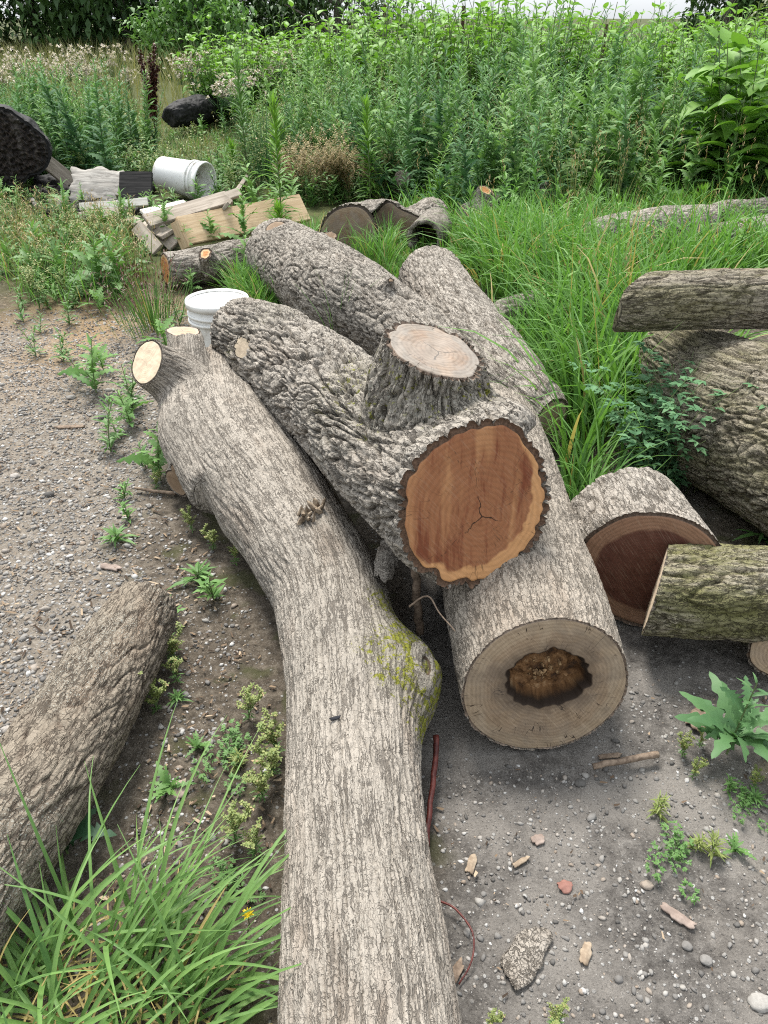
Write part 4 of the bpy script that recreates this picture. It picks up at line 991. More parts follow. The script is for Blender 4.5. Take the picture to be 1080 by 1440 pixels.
for (px, py, h, lab) in [(398, 330, .84, 'tall bright green feathery weed standing behind the planks, left of the tan bush'), (521, 292, .76, 'bright green weed spike with a star-shaped top right of the tan bush'),
                         (573, 272, 1.08, 'slim dark green weed spire in front of the thicket, right of the star-topped weed'), (395, 345, .24, 'short bright green weed tuft just in front of the feathery weed'),
                         (332, 265, .35, 'bright green tufted weed behind the tipped bucket'), (617, 305, .22, 'small bright green rosette weed behind the double log'), (980, 310, .2, 'small lime rosette weed in the grass under the big-leaved bush'),
                         (350, 268, 1.0, 'tall feathery green weed with a tufted tip behind the tipped bucket')]:
    plant('feathery_weed', lab, 'weed', plant_horseweed(h, r, 0, 1, int(60 + 130 * h), .15), [L_lime if h < .9 else L_mid, L_stem], at(px, py))
plant('big_leaved_bush', 'big-leaved bright green bush at the right edge behind the logs', 'bush', plant_broad(1.2, r, 28, .33, 0, 1, 1.2, 8), [L_lime, L_stem], P(1035, 285))
def wide_bush(h, rad, n, num, size):
    t_ = [plant_pepper(h, r, 6, 0, 1, num=num, size=size).arrays() for _ in range(3)]; b_ = VB()
    for k in range(n):
        a_ = r.uniform(0, 6.28); q_ = rad * math.sqrt(r.random()); b_.stamp(t_[k % 3], (math.cos(a_) * q_, math.sin(a_) * q_ * .7, 0), r.uniform(0, 6.28), r.uniform(.7, 1.05) * (1 - .3 * q_ / rad))
    return b_
plant('tan_bush', 'bushy weed covered in tan-pink seed heads in front of the thicket', 'weed', wide_bush(.60, .42, 26, 24, .010), [L_straw, L_stem, L_mid], P(452, 276))
plant('tan_bush', 'smaller tan seeded weed in front of the star-topped weed', 'weed', wide_bush(.46, .28, 14, 24, .010), [L_straw, L_stem, L_mid], P(525, 280))
plant('grass_tussock', 'tall tussock of thin grey-green grass with dry seed heads behind the tan bush', 'grass tussock', plant_reed(.95, r, 110, 0, 1, .4), [L_mid, L_tan], P(455, 240))
plant('grass_tussock', 'dark wispy grass tussock behind the bright feathery weed', 'grass tussock', plant_reed(.85, r, 90, 0, 1, .35), [L_deep, L_tan], P(375, 262))
plant('dock_weed', 'rust-brown dock gone to seed standing above the burnt log in the meadow', 'weed', plant_dock(1.08, r), [L_rust], P(220, 196))
mf = [plant_fluff(h, r).mesh('fluffy_thistle', [L_blue, L_white]) for h in (.8, .9, 1.0)]
for k, (px, py) in enumerate([(20, 180), (50, 172), (75, 165), (95, 172), (110, 166), (125, 172), (8, 190), (150, 170), (170, 172), (190, 170), (262, 172), (280, 182), (385, 178), (370, 186), (400, 184), (320, 205), (345, 215), (35, 168), (135, 176)]):
    plant('fluffy_thistle', 'thistle topped with whitish seed fluff in the meadow beyond the debris', 'weed', mf[k % 3], None, at(px, py), 'white-tufted thistles in the meadow', r.uniform(0, 6.3), r.uniform(.85, 1.0))
plant('clover_plant', 'small-leaved blue-green clover sprouting between the short round and the largest log', 'clover', plant_clover(.46, r, 0, 1, 90, .030), [L_clo, L_stem], P(930, 688))
b = plant_lettuce(.26, r, True, 1.6, 0, 1, .15); b2 = VB(); b2.stamp(b.arrays(), (0, 0, 0))
for a in np.linspace(0, 6.28, 14)[:-1]:
    v, q = leaf_geo(r.uniform(.13, .2), r.uniform(.045, .065), 22, prof_lobed, r.uniform(.5, 1.3), .3, r.normal(0, .4), 0, .4); b2.add(place(v, a + r.normal(0, .2), (0, 0, .06), r.uniform(.5, 1.0)), q, 0, r.uniform(.3, .8))
plant('lobed_weed', 'grey-green weed with broad jagged leaves growing below the small mossy log', 'weed', b2, [L_jag, L_stem], P(1022, 1060), sc=.88)
plant('leafy_sprout', 'bright sprout with pointed leaves against the foot of the largest log', 'weed', plant_horseweed(.12, r, 0, 1, 34, .085), [L_mid, L_stem], P(1068, 760))
plant('reddish_tussock', 'rushy tussock with reddish tips left of the upright bucket', 'grass tussock', plant_reed(.34, r, 120, 0, 1, .26), [L_mid, L_rust], P(218, 462))
for px, py, h in [(468, 465, .2)]: plant('grass_tuft', 'few grass blades rising between the forked log and the scaly log', 'grass', (lambda bb: bb)(plant_reed(.34, r, 9, 0, 1, .06, False)), [L_mid, L_mid], P(470, 470, .12))
# weeds along the gravel edge
mk = [plant_small(h, r, 0, 1, 24, .055, False, .22).mesh('edge_weed', [L_mid, L_stem]) for h in (.12, .17, .22, .26)] + [plant_lettuce(h, r, True, 2.2, 0, 1, .2).mesh('edge_weed', [L_let, L_stem]) for h in (.12, .2)]
for k, (px, py) in enumerate([(60, 470), (95, 500), (40, 492), (110, 530), (130, 445), (190, 590), (205, 640), (200, 570), (160, 640), (175, 610), (150, 520), (215, 665), (20, 460), (85, 465), (185, 560), (240, 450), (225, 490), (130, 560), (100, 420), (30, 430), (70, 410)]):
    plant('edge_weed', 'low green weed rooted along the edge of the gravel, left of the long log', 'weed', mk[k % 6], None, at(px + r.normal(0, 9), py + r.normal(0, 7)), 'low weeds along the gravel edge', r.uniform(0, 6.3), r.uniform(.75, 1.15))
mp = [plant_pepper(h, r, 3, 0, 1).mesh('pepper_weed', [L_pep, L_stem, L_mid]) for h in (.14, .18, .22)]
for k, (px, py) in enumerate([(300, 770), (330, 790), (205, 985), (220, 1000), (245, 930), (240, 900), (385, 1090), (370, 1120), (360, 1200), (330, 1180), (390, 1060), (250, 960), (350, 1010), (960, 1060), (985, 1045), (975, 1090), (1060, 1110), (340, 735), (270, 745), (220, 690), (780, 1440), (690, 1442)]):
    plant('pepper_weed', 'airy yellow-green weed with tiny round pods growing from the bare dirt', 'weed', mp[k % 3], None, at(px, py), 'airy yellow-green weeds in the dirt', r.uniform(0, 6.3), r.uniform(.65, 1.1) * (.45 if px > 600 else .75))
mq = [plant_small(h, r, 0, 1, nl_, lf_, lb_, wd_).mesh('dirt_sprout', [m_, L_stem]) for h, nl_, lf_, lb_, wd_, m_ in ((.05, 9, .06, False, .2, L_mid), (.09, 14, .045, False, .3, L_let), (.04, 8, .08, True, .3, L_mid), (.11, 18, .05, False, .16, L_pep))] + [plant_clover(.07, r, 0, 1, 9, .016).mesh('dirt_sprout', [L_mid, L_stem])]
for k, (px, py) in enumerate([(278, 815), (180, 730), (280, 1050), (335, 1075), (320, 1060), (250, 985), (175, 700), (235, 1110), (925, 1140), (1045, 1130), (1060, 1125), (1025, 1110), (1035, 1195), (980, 1190), (945, 1200), (165, 760), (300, 840), (225, 880), (1000, 1200), (320, 1240)]):
    plant('dirt_sprout', 'small green seedling sprouting from the bare dirt beside the logs', 'weed', mq[k % 5], None, at(px, py), 'small seedlings in the dirt', r.uniform(0, 6.3), r.uniform(.7, 1.2) * (.45 if px > 600 else (.6 if py > 900 else 1)))
plant('jagged_weed', 'dark jagged-leaved weed between the lichened log and the grass clump', 'weed', plant_lettuce(.16, r, True, 1.5, 0, 1, .14), [L_deep, L_stem], P(95, 1200))

# ------------------------------------------------------------------ the grass clump in the foreground
r = np.random.default_rng(5); G = VB()
n = 260; c = P(150, 1425); ang = r.uniform(0, 6.28, n); rad = np.sqrt(r.random(n)) ; roots = np.column_stack([c[0] + np.cos(ang) * rad * .20, c[1] + np.sin(ang) * rad * .13, np.zeros(n)]); roots[:, 2] = 0
for k in range(n):
    a = ang[k] + r.normal(0, .5) if r.random() < .7 else r.uniform(0, 6.28)
    if r.random() < .35: a = .45 + r.normal(0, .45)
    L = r.uniform(.14, .44) * (1 if math.cos(a) < .6 else .85); el = r.uniform(.5, 1.4)
    v, q = leaf_geo(L, r.uniform(.0055, .0100), 9, prof_blade, r.uniform(.5, 1.7), .5, r.normal(0, .5)); t = np.clip(r.normal(.5, .2), 0, .88)
    if r.random() < .025: t = 1.
    G.add(place(v, a, roots[k], el), q, 0, t)
for k in range(150):
    v, q = leaf_geo(r.uniform(.06, .2), .004, 5, prof_blade, r.uniform(.4, 1.5), .3, r.normal(0, .8)); G.add(place(v, r.uniform(0, 6.28), roots[r.integers(0, n)], r.uniform(.1, .7)), q, 0, 1.)
plant('grass_clump', 'large arching clump of bright grass at the bottom left beside the long log', 'grass clump', G, [L_clump], (0, 0, 0.0))
# yellow flower on a thin stem
f = root('yellow_flower', P(345, 1330), 'small yellow flower on a thin stem beside the grass clump', 'flower')
b = VB(); v, q = stem_geo([[0, 0, 0], [.01, .01, .05], [.015, .0, .10]], .0012, .0009, 4); b.add(v, q, 0, .5); link('stem', b.mesh('stem', [L_stem]), f)
b = VB()
for k in range(14):
    v, q = leaf_geo(.011, .005, 2, prof_ovate, .3, .2); b.add(place(v, k * 2.4, (.015, 0, .10), r.uniform(.2, 1.1)), q, 0, r.uniform(0, 1))
link('petal', b.mesh('petal', [L_yellow]), f)

# ------------------------------------------------------------------ trees far behind
def make_tree(name, label, pos, h, wid, mat, r, nleaf=5000, lf=.16, low=.12, trunk=.12, droop=.9, aspect=1., vine=False):
    t = root(name, pos, label, 'tree', None)
    b = VB(); pts = curve_up(h * .8, .05, r.uniform(0, 6), 8); vv, qq = stem_geo(pts, trunk, trunk * .3, 10); b.add(vv, qq)
    cl = []
    for k in range(16):
        u = r.uniform(.2, .95); p0 = pts[min(7, int(u * 7))]; a = r.uniform(0, 6.28); L = wid * .5 * r.uniform(.6, 1.) * (1.1 - .5 * u)
        p1 = p0 + np.array([math.cos(a) * L, math.sin(a) * L, L * r.uniform(.1, .7)]); v, q = stem_geo([p0, (p0 + p1) / 2 + [0, 0, .05 * L], p1], trunk * .3, trunk * .08, 5); b.add(v, q); cl.append(p1)
    nb = len(b.arrays()[0]); vv, qq, mm, tt = b.arrays()
    link('trunk', mesh_np('trunk', vv, qq, attrs={'bark': np.full(nb, .6), 'rest': vv, 'moss': np.zeros(nb)}, mats=[B_trunk]), t)
    for k in range(26):
        a = r.uniform(0, 6.28); u = r.uniform(low, 1.); prof = math.sin(math.pi * min(1, .18 + .8 * u)) ** .6; rr = wid * .5 * prof * math.sqrt(r.random()) ; cl.append(np.array([math.cos(a) * rr, math.sin(a) * rr, h * u]))
    cl = np.array(cl); G = VB(); base, bq = leaf_geo(lf, lf * .5, 2, prof_ovate, droop, .3)
    ci = r.integers(0, len(cl), nleaf); off = r.normal(0, 1, (nleaf, 3)); off /= np.linalg.norm(off, axis=1)[:, None]; off *= (wid * .20 * r.random(nleaf) ** .4)[:, None]
    p = cl[ci] + off; p[:, 2] = np.abs(p[:, 2]); az = r.uniform(0, 6.28, nleaf); el = r.uniform(-.9, .9, nleaf); sc = r.uniform(.6, 1.3, nleaf)
    X = base[None, :, 0] * sc[:, None]; Y = base[None, :, 1] * sc[:, None]; Z = base[None, :, 2] * sc[:, None]
    x = X * np.cos(el)[:, None] - Z * np.sin(el)[:, None]; z = X * np.sin(el)[:, None] + Z * np.cos(el)[:, None]
    V = np.stack([x * np.cos(az)[:, None] - Y * np.sin(az)[:, None] + p[:, :1], x * np.sin(az)[:, None] + Y * np.cos(az)[:, None] + p[:, 1:2], z + p[:, 2:]], -1)
    ti = np.clip(.5 + .2 * np.sin(ci * 2.1) + r.normal(0, .15, nleaf), 0, .88)
    G.add(V.reshape(-1, 3), (bq[None] + (np.arange(nleaf) * len(base))[:, None, None]).reshape(-1, 4), 0, np.repeat(ti, len(base)))
    link('crown', G.mesh('crown', [mat]), t); return t
r = np.random.default_rng(77)
labs = ['dark spreading tree at the far left edge of the tree line', 'dark tree in the tree line behind the fluffy thistles', 'broad dark tree of the tree line above the dock weed', 'rounded dark tree at the right end of the left-hand tree line',
        'smaller mid-green tree behind the bright shrub growth', 'pale-tipped bushy tree in front of the tree line above the thistles']
for k, (x, y, h, w, nl) in enumerate([(-17.5, 32, 8, 9, 16000), (-13., 33, 9, 9, 16000), (-9.0, 31, 8, 9, 16000), (-4.8, 34, 7, 8, 14000), (-1.6, 30, 2.9, 5.5, 6000), (-4.9, 23, 2.1, 2.8, 4000)]):
    make_tree('broadleaf_tree', labs[k], (x, y, 0), h, w, L_tree if k != 5 else L_mid, r, nl, .36 if k < 4 else .22, .0, .22)
make_tree('ivy_covered_tree', 'dark ivy-smothered trunk rising above the thicket', (8.6, 22, 0), 5.5, 2.4, L_tree, r, 11000, .2, .0, .3)
make_tree('willow_bush', 'pale olive willow-like bush beside the ivy-covered trunk', (8.9, 17.5, 0), 1.95, 2.8, L_willow, r, 9000, .13, .0, .06)
# ================================================================== stones and litter
r = np.random.default_rng(99)
_ph = (1 + 5 ** .5) / 2
ICO = np.array([(-1, _ph, 0), (1, _ph, 0), (-1, -_ph, 0), (1, -_ph, 0), (0, -1, _ph), (0, 1, _ph), (0, -1, -_ph), (0, 1, -_ph), (_ph, 0, -1), (_ph, 0, 1), (-_ph, 0, -1), (-_ph, 0, 1)]) / 1.902
ICT = np.array([(0, 11, 5), (0, 5, 1), (0, 1, 7), (0, 7, 10), (0, 10, 11), (1, 5, 9), (5, 11, 4), (11, 10, 2), (10, 7, 6), (7, 1, 8), (3, 9, 4), (3, 4, 2), (3, 2, 6), (3, 6, 8), (3, 8, 9), (4, 9, 5), (2, 4, 11), (6, 2, 10), (8, 6, 7), (9, 8, 1)])
def stones(xy, rad, r, sink=.35):
    n = len(xy); z = gz(xy[:, 0], xy[:, 1]); jit = 1 + r.normal(0, .24, (n, 12, 1)); s3 = rad[:, None, None] * np.stack([r.uniform(.75, 1.4, n), r.uniform(.65, 1.1, n), r.uniform(.45, .8, n)], 1)[:, None, :]
    v = ICO[None] * jit * s3; a = r.uniform(0, 6.28, n)[:, None]; c, si = np.cos(a), np.sin(a)
    x = v[:, :, 0] * c - v[:, :, 1] * si + xy[:, 0:1]; y = v[:, :, 0] * si + v[:, :, 1] * c + xy[:, 1:2]; zz = v[:, :, 2] + z[:, None] + (rad * (.5 - sink))[:, None]
    t = (ICT[None] + (np.arange(n) * 12)[:, None, None]).reshape(-1, 3)
    return np.stack([x, y, zz], -1).reshape(-1, 3), t, np.repeat(r.random(n), 12)
s = N('stone_mix'); t = s.attr('tint'); pos = s.pos(); nn = s.noise(pos, 220, 3, .6)
col = s.ramp(t, [(0, (.08, .076, .07)), (.25, (.16, .152, .142)), (.5, (.24, .228, .21)), (.70, (.31, .295, .27)), (.80, (.25, .20, .155)), (.93, (.36, .35, .33)), (1., (.50, .49, .47))])
col = s.mix(s.ss(nn, .35, .7, 0, .5), col, s.mix(.5, col, (.10, .09, .08)))
M_stone = s.bsdf(col, .85, s.bump(nn, .5, .002), .25)
def scat(x0, x1, y0, y1, n, w):
    x = r.uniform(x0, x1, n); y = y0 + (y1 - y0) * r.random(n) ** 1.25; gl_, dl_, fa_, _ = soil(x, y); k = w(gl_, dl_, fa_) > r.random(n)
    xy = np.stack([x, y], 1)[k]; px = 540 + 1040 * xy[:, 0] / (xy[:, 1] * cP + CAM_H * sP); return clear(xy[(px > -60) & (px < 1140)])
A = scat(-2.6, -.35, .75, 3.9, 76000, lambda g, d, f: g * .95 + .30 * (1 - f) * (1 - g))
B = scat(-.6, 1.6, .45, 2.2, 30000, lambda g, d, f: d * .55 + .12)
vs, ts, tt, base = [], [], [], 0
for xy, lo, hi in ((A, .0022, .0082), (B, .0014, .0058)):
    rad = lo + (hi - lo) * r.random(len(xy)) ** 3.0; rad *= np.where(r.random(len(xy)) < .012, 1.9, 1); v, t, c = stones(xy, rad, r)
    vs.append(v); ts.append(t + base); tt.append(c); base += len(v)
props(link('gravel', mesh_np('gravel', np.vstack(vs), None, np.vstack(ts), attrs={'tint': np.concatenate(tt)}, mats=[M_stone], smooth=False)), 'loose grey gravel over the yard', kind='stuff')

s = N('wood_litter'); t = s.attr('tint')
M_lit = s.bsdf(s.ramp(t, [(0, (.035, .025, .018)), (.45, (.10, .07, .048)), (.8, (.20, .145, .095)), (1, (.38, .30, .21))]), .9, None, .15)
G = VB()
for xy, lo, hi in ((scat(-1.2, .2, .7, 3.2, 5200, lambda g, d, f: (1 - g) * (1 - d) * .9 + .10), .006, .022), (scat(.1, 1.8, .5, 2.2, 3800, lambda g, d, f: (1 - d) * .9 + .10), .004, .018), (scat(-2.6, -.5, .9, 4.4, 9000, lambda g, d, f: .55 + 0 * g), .008, .035)):
    n = len(xy); L = r.uniform(lo, hi, n); L = L * r.random(n) ** .7 + .002; W = np.minimum(L * r.uniform(.12, .6, n), .006); a = r.uniform(0, 6.28, n); z = gz(xy[:, 0], xy[:, 1]) + .004 + r.random(n) * .004
    c, si = np.cos(a), np.sin(a); tl = r.normal(0, .25, n) * L; V = []
    for dx, dy, dz in ((-1, -1, 0), (.6, -.8, 1), (1, .5, 1), (-.7, 1, 0)):
        V.append(np.stack([xy[:, 0] + c * dx * L / 2 - si * dy * W / 2, xy[:, 1] + si * dx * L / 2 + c * dy * W / 2, z + dz * np.abs(tl) * .6], 1))
    V = np.stack(V, 1).reshape(-1, 3); q = np.arange(n * 4).reshape(-1, 4); G.add(V, q, 0, np.repeat(r.random(n), 4))
props(link('wood_litter', G.mesh('wood_litter', [M_lit])), 'bark crumbs, chips and dry straw littering the dirt', kind='stuff')

# ================================================================== loose things on the ground
def blob(rad, r, sub=3, amp=.25, seed=0., flat=(1, 1, 1)):
    import bmesh
    bm = bmesh.new(); bmesh.ops.create_icosphere(bm, subdivisions=sub, radius=1); v = np.array([x.co[:] for x in bm.verts]); t = np.array([[a.index for a in f.verts] for f in bm.faces]); bm.free()
    v = v * (1 + amp * fbm(v * 1.3 + seed, 3) + amp * .25 * fbm(v * 5 + seed, 2))[:, None]
    return v * np.asarray(flat) * rad, t
def chip(name, label, cat, px, py, L, Wd, th, rz, mat, seed, curl=.15, z=.0, tint=.5, pos=None, n=14):
    """an irregular slab of bark or wood with thickness"""
    u = np.linspace(-1, 1, n); U, V = np.meshgrid(u, u, indexing='ij'); edge = 1 + .28 * fbm(np.stack([U.ravel() * 1.4, V.ravel() * 1.4, np.full(U.size, seed)], 1), 3).reshape(U.shape) * 1.6
    rr = np.maximum(np.abs(U), np.abs(V)); ra = np.hypot(U, V) + 1e-6; k = (rr / ra) ** .55 * edge
    X = U * L / 2 * k; Y = V * Wd / 2 * k; nz = fbm(np.stack([X.ravel() * 60, Y.ravel() * 60, np.full(U.size, seed)], 1), 3).reshape(U.shape)
    Z = curl * Wd * (1 - V ** 2) + nz * th * .9
    top = np.stack([X, Y, Z + th], -1).reshape(-1, 3); bot = np.stack([X * .96, Y * .96, Z], -1).reshape(-1, 3)
    i = np.arange(n - 1)[:, None] * n; j = np.arange(n - 1)[None]; q = np.stack([i + j, i + n + j, i + n + j + 1, i + j + 1], -1).reshape(-1, 4)
    B_ = np.concatenate([np.arange(n), np.arange(1, n) * n + n - 1, (n - 1) * n + np.arange(n - 2, -1, -1), np.arange(n - 2, 0, -1) * n]); C2 = np.roll(B_, -1)
    side = np.stack([B_, C2, C2 + n * n, B_ + n * n], -1)
    V_ = np.vstack([top, bot]); Q = np.vstack([q, q[:, ::-1] + n * n, side])
    p = P(px, py, z) if pos is None else np.array(pos)
    if pos is None and z == 0: p[2] = float(gz(p[:1], p[1:2])[0]) + .002
    o = link(name, mesh_np(name, V_, Q, attrs={'tint': np.full(len(V_), tint), 'bark': np.clip(.7 + .5 * np.concatenate([nz.ravel(), nz.ravel()]), 0, 1), 'rest': V_ + seed, 'moss': np.zeros(len(V_))}, mats=[mat]), None, p)
    o.rotation_euler = (0, 0, rz); return props(o, label, cat)
def plain_mat(name, col, col2, scale=40, rough=.8, bump=.4, spec=.3, stretch=(1, 1, 1)):
    s = N(name); tc = s.n("TexCoord").outputs['Object']; n = s.noise(s.vmath('MULTIPLY', tc, stretch), scale, 5, .62)
    return s.bsdf(s.mix(s.ss(n, .35, .68), col, col2), rough, s.bump(n, bump, .003), spec)
M_pink = plain_mat('bark_inner_pink', (.19, .145, .12), (.32, .255, .215)); M_chip = plain_mat('chip_tan', (.22, .165, .115), (.36, .29, .21), 60); M_leafred = plain_mat('leaf_dead_red', (.20, .095, .075), (.28, .145, .115))
M_twig = plain_mat('twig_grey_brown', (.12, .085, .06), (.24, .18, .13), 80); M_red = plain_mat('stem_dark_red', (.055, .012, .010), (.12, .030, .023), 60, .5); M_dark = plain_mat('leaf_black', (.015, .015, .018), (.04, .04, .045))
chip('bark_slab', 'large flat grey slab of cracked bark lying on the dirt near the bottom edge', 'bark', 740, 1345, .11, .06, .0045, .9, B_white, 3.1, .06)
for px, py, L, w, rz, m, lab, sd in [(663, 1213, .05, .02, 1.2, M_chip, 'curled pale bark chip beside the long log', 1.), (955, 1286, .07, .024, -.7, M_pink, 'pinkish bark sliver on the bare dirt', 2.), (824, 1338, .045, .022, 1.1, M_chip, 'tan bark chip right of the grey bark slab', 4.),
                                (757, 1178, .03, .024, .4, M_pink, 'brownish bark flake on the dirt above the red leaf', 5.), (733, 1210, .045, .012, .5, M_chip, 'small cut stick end on the dirt above the red leaf', 6.),
                                (156, 797, .075, .03, -.25, M_pink, 'reddish bark strip on the gravel above the lichened log', 7.), (250, 1110, .06, .045, .6, M_pink, 'purplish bark flake in the dirt above the grass clump', 8.), (858, 1060, .06, .014, .1, M_twig, 'short dark bark strip just above the curved twig', 9.),
                                (100, 597, .13, .03, .1, M_twig, 'long brown bark strip on the gravel left of the fork stub', 10.), (640, 1370, .05, .02, 1.0, M_twig, 'brown wood splinter at the foot of the long log', 12.), (985, 1010, .09, .05, .8, M_twig, 'brown bark piece under the jagged-leaf weed', 13.)]:
    chip('bark_chip', lab, 'bark', px, py, L * .82, w * .82, .004, rz, m, sd)
chip('dead_leaf', 'small brick-red dead leaf on the bare dirt', 'leaf', 795, 1243, .026, .024, .0012, .3, M_leafred, 20., .25)
for px, py, rd, lab, tint in [(911, 1241, .014, 'smooth pinkish-white stone on the bare dirt', .93), (20, 668, .022, 'white stone at the left edge of the gravel', 1.), (145, 583, .028, 'dark flat stone on the gravel left of the fork stub', .1), (100, 560, .025, 'bluish-grey stone on the gravel below the chip patch', .45),
                              (968, 1325, .012, 'grey angular pebble right of the pink bark sliver', .3), (817, 1096, .014, 'dark stone on the dirt below the rotten-hearted log', .05), (1072, 1405, .022, 'pale speckled stone at the bottom right corner', .75), (995, 1345, .013, 'bluish pebble near the bottom right', .4), (175, 880, .02, 'grey stone in the gravel behind the lichened log', .55)]:
    rd *= .72; tint *= .88; v, t = blob(rd, r, 3, .35, px * .01, (1.15, .9, .55)); p = P(px, py); p[2] = float(gz(p[:1], p[1:2])[0]) + rd * .25
    props(link('stone', mesh_np('stone', v, None, t, attrs={'tint': np.full(len(v), tint)}, mats=[M_stone]), None, p), lab, 'stone')
def stick(name, label, cat, pts, r0, r1, mat, seg=8, knob=.0):
    p, rr = catmull(np.array(pts), np.linspace(r0, r1, len(pts)), .01); rr = rr * (1 + .12 * fbm(p * 60, 2)); p = p + np.stack([fbm(p * 30 + k * 9, 2) for k in range(3)], 1) * r0 * .7
    v, q, t = tube_geo(p, rr, seg); o = link(name, mesh_np(name, v - p[0], q, t, mats=[mat]), None, p[0]); return props(o, label, cat)
stick('red_branch', 'thick dark red woody stem leaning from under the burl beside the long log', 'stem', [P(614, 1035, .07), P(610, 1090, .04), P(605, 1140, .02), P(600, 1190, .012)], .0062, .0052, M_red)
stick('red_twig', 'thin curved red twig on the dirt by the foot of the long log', 'twig', [P(604, 1262, .012), P(640, 1278, .016), P(664, 1310, .02), P(664, 1350, .015), P(645, 1385, .006)], .0022, .0013, M_red)
stick('curved_twig', 'curved grey-brown twig lying below the rotten-hearted log', 'twig', [P(834, 1077, .01), P(860, 1072, .014), P(890, 1066, .016), P(926, 1061, .012)], .0065, .007, M_twig)
stick('broken_twig', 'pale stick on the ground poking from under the lower stub of the long log', 'twig', [P(190, 686, .012), P(215, 690, .014), P(248, 694, .012)], .005, .006, M_twig)
stick('bent_twig', 'thin bent dead twig spanning the gap between the long log and the forked log', 'twig', [P(575, 853, .26), P(601, 838, .285), P(618, 862, .28), P(640, 888, .27)], .0022, .0012, M_twig)
stick('dead_branch', 'dark reddish branch standing in the dark gap under the forked log', 'branch', [P(590, 890, .05), P(586, 840, .16), P(582, 790, .27), P(575, 770, .30)], .011, .008, M_twig)
chip('bark_slab', 'grey slab of bark wedged between the long log and the forked log', 'bark', 545, 790, .17, .055, .010, 1.45, B_ash, 21., .2, z=.22)
for k, (px, py, z, L, lab) in enumerate([(1005, 381, .655, .09, 'red-brown bark peel on top of the slant-cut log'), (1050, 382, .655, .06, 'second, smaller bark peel on the slant-cut log, nearer the right edge')]):
    chip('bark_peel', lab, 'bark', px, py, L, .016, .0025, .15 + .3 * k, M_twig, 30. + k, .3, z=z)

# ------------------------------------------------------------------ knots on the long log
def on_mesh(o, px, py):
    me = o.data; n = len(me.vertices); co = np.empty(n * 3, np.float32); me.vertices.foreach_get('co', co); co = co.reshape(-1, 3) + np.array(o.parent.location); nm = np.empty(n * 3, np.float32); me.vertices.foreach_get('normal', nm); nm = nm.reshape(-1, 3)
    d = ray(px, py); d /= np.linalg.norm(d); rel = co - np.array([0, 0, CAM_H]); t = rel @ d; off = np.linalg.norm(rel - t[:, None] * d, axis=1); k = off < .012; i = np.nonzero(k)[0][t[k].argmin()]
    near = np.linalg.norm(co - co[i], axis=1) < .03; nn = nm[near].mean(0); return co[i], nn / np.linalg.norm(nn)
LL = [c for c in bpy.data.objects['long_log'].children if c.name.startswith('bark')][0]
M_knot = plain_mat('knot_wood', (.13, .095, .065), (.36, .29, .21), 70, .85, .8); M_hole = plain_mat('knot_hole_dark', (.03, .02, .014), (.09, .06, .035), 60)
def knot_ring(px, py, a, b, rot, h, seed):
    c, n = on_mesh(LL, px, py); ax = np.array([1., 0, 0]) - n * n[0]; ax /= np.linalg.norm(ax); ay = np.cross(n, ax); e1 = ax * math.cos(rot) + ay * math.sin(rot); e2 = np.cross(n, e1)
    V = []; K = 40; rings = [(1.5, -.008), (1.25, .0015), (1.0, h * .7), (.75, h), (.52, h * .5), (.40, -.004), (.2, -.012), (.02, -.014)]
    th = np.linspace(0, 2 * np.pi, K, endpoint=False)
    for f, z in rings:
        nz = 1 + .10 * fbm(np.stack([np.cos(th) * 2 * f, np.sin(th) * 2 * f, np.full(K, seed)], 1), 2)
        V.append(c + n * z + (e1[None] * (a * f * nz * np.cos(th))[:, None]) + (e2[None] * (b * f * nz * np.sin(th))[:, None]) + n[None] * (.0025 * fbm(np.stack([np.cos(th) * 6, np.sin(th) * 6, np.full(K, f * 5)], 1), 2))[:, None])
    V = np.array(V).reshape(-1, 3); i = np.arange(len(rings) - 1)[:, None] * K; j = np.arange(K)[None]; j2 = (j + 1) % K
    q = np.stack([i + j, i + j2, i + K + j2, i + K + j], -1).reshape(-1, 4)
    me = mesh_np('knot_scar', V - np.array(LL.parent.location), q, attrs={'bark': np.full(len(V), .55), 'rest': V[:, [0, 2, 1]], 'moss': np.full(len(V), .35)}, mats=[B_ash, M_hole], midx=np.where(np.arange(len(q)) >= 4 * K, 1, 0)); o = link('knot_scar', me, LL.parent); return o
B_ring = plain_mat('knot_callus', (.10, .095, .075), (.27, .25, .21), 160, .95, 1.)
knot_ring(604, 931, .022, .040, .15, .006, 2.)['label'] = 'oval healed branch scar on the burl'
c, n = on_mesh(LL, 438, 716)
G = VB()
for k in range(16):
    d = unit(n + r.normal(0, .45, 3)); p0 = c + np.cross(n, r.normal(0, 1, 3)) * .014; L = r.uniform(.012, .030); w = r.uniform(.004, .009)
    v, q, t = tube_geo(np.array([p0 - d * .01, p0, p0 + d * L * .6, p0 + d * L]), np.array([w, w, w * .8, w * .25]), 5, cap=False); G.add(v - np.array(LL.parent.location), q, 0, .5)
link('broken_knot', G.mesh('broken_knot', [M_knot]), LL.parent)['label'] = 'splintered stub of a broken knot'
c, n = on_mesh(LL, 467, 1003); chip('dead_leaf', 'small black curled leaf stuck on the pale bark of the long log', 'leaf', 0, 0, .022, .007, .002, .4, M_dark, 41., .3, pos=c + n * .001)

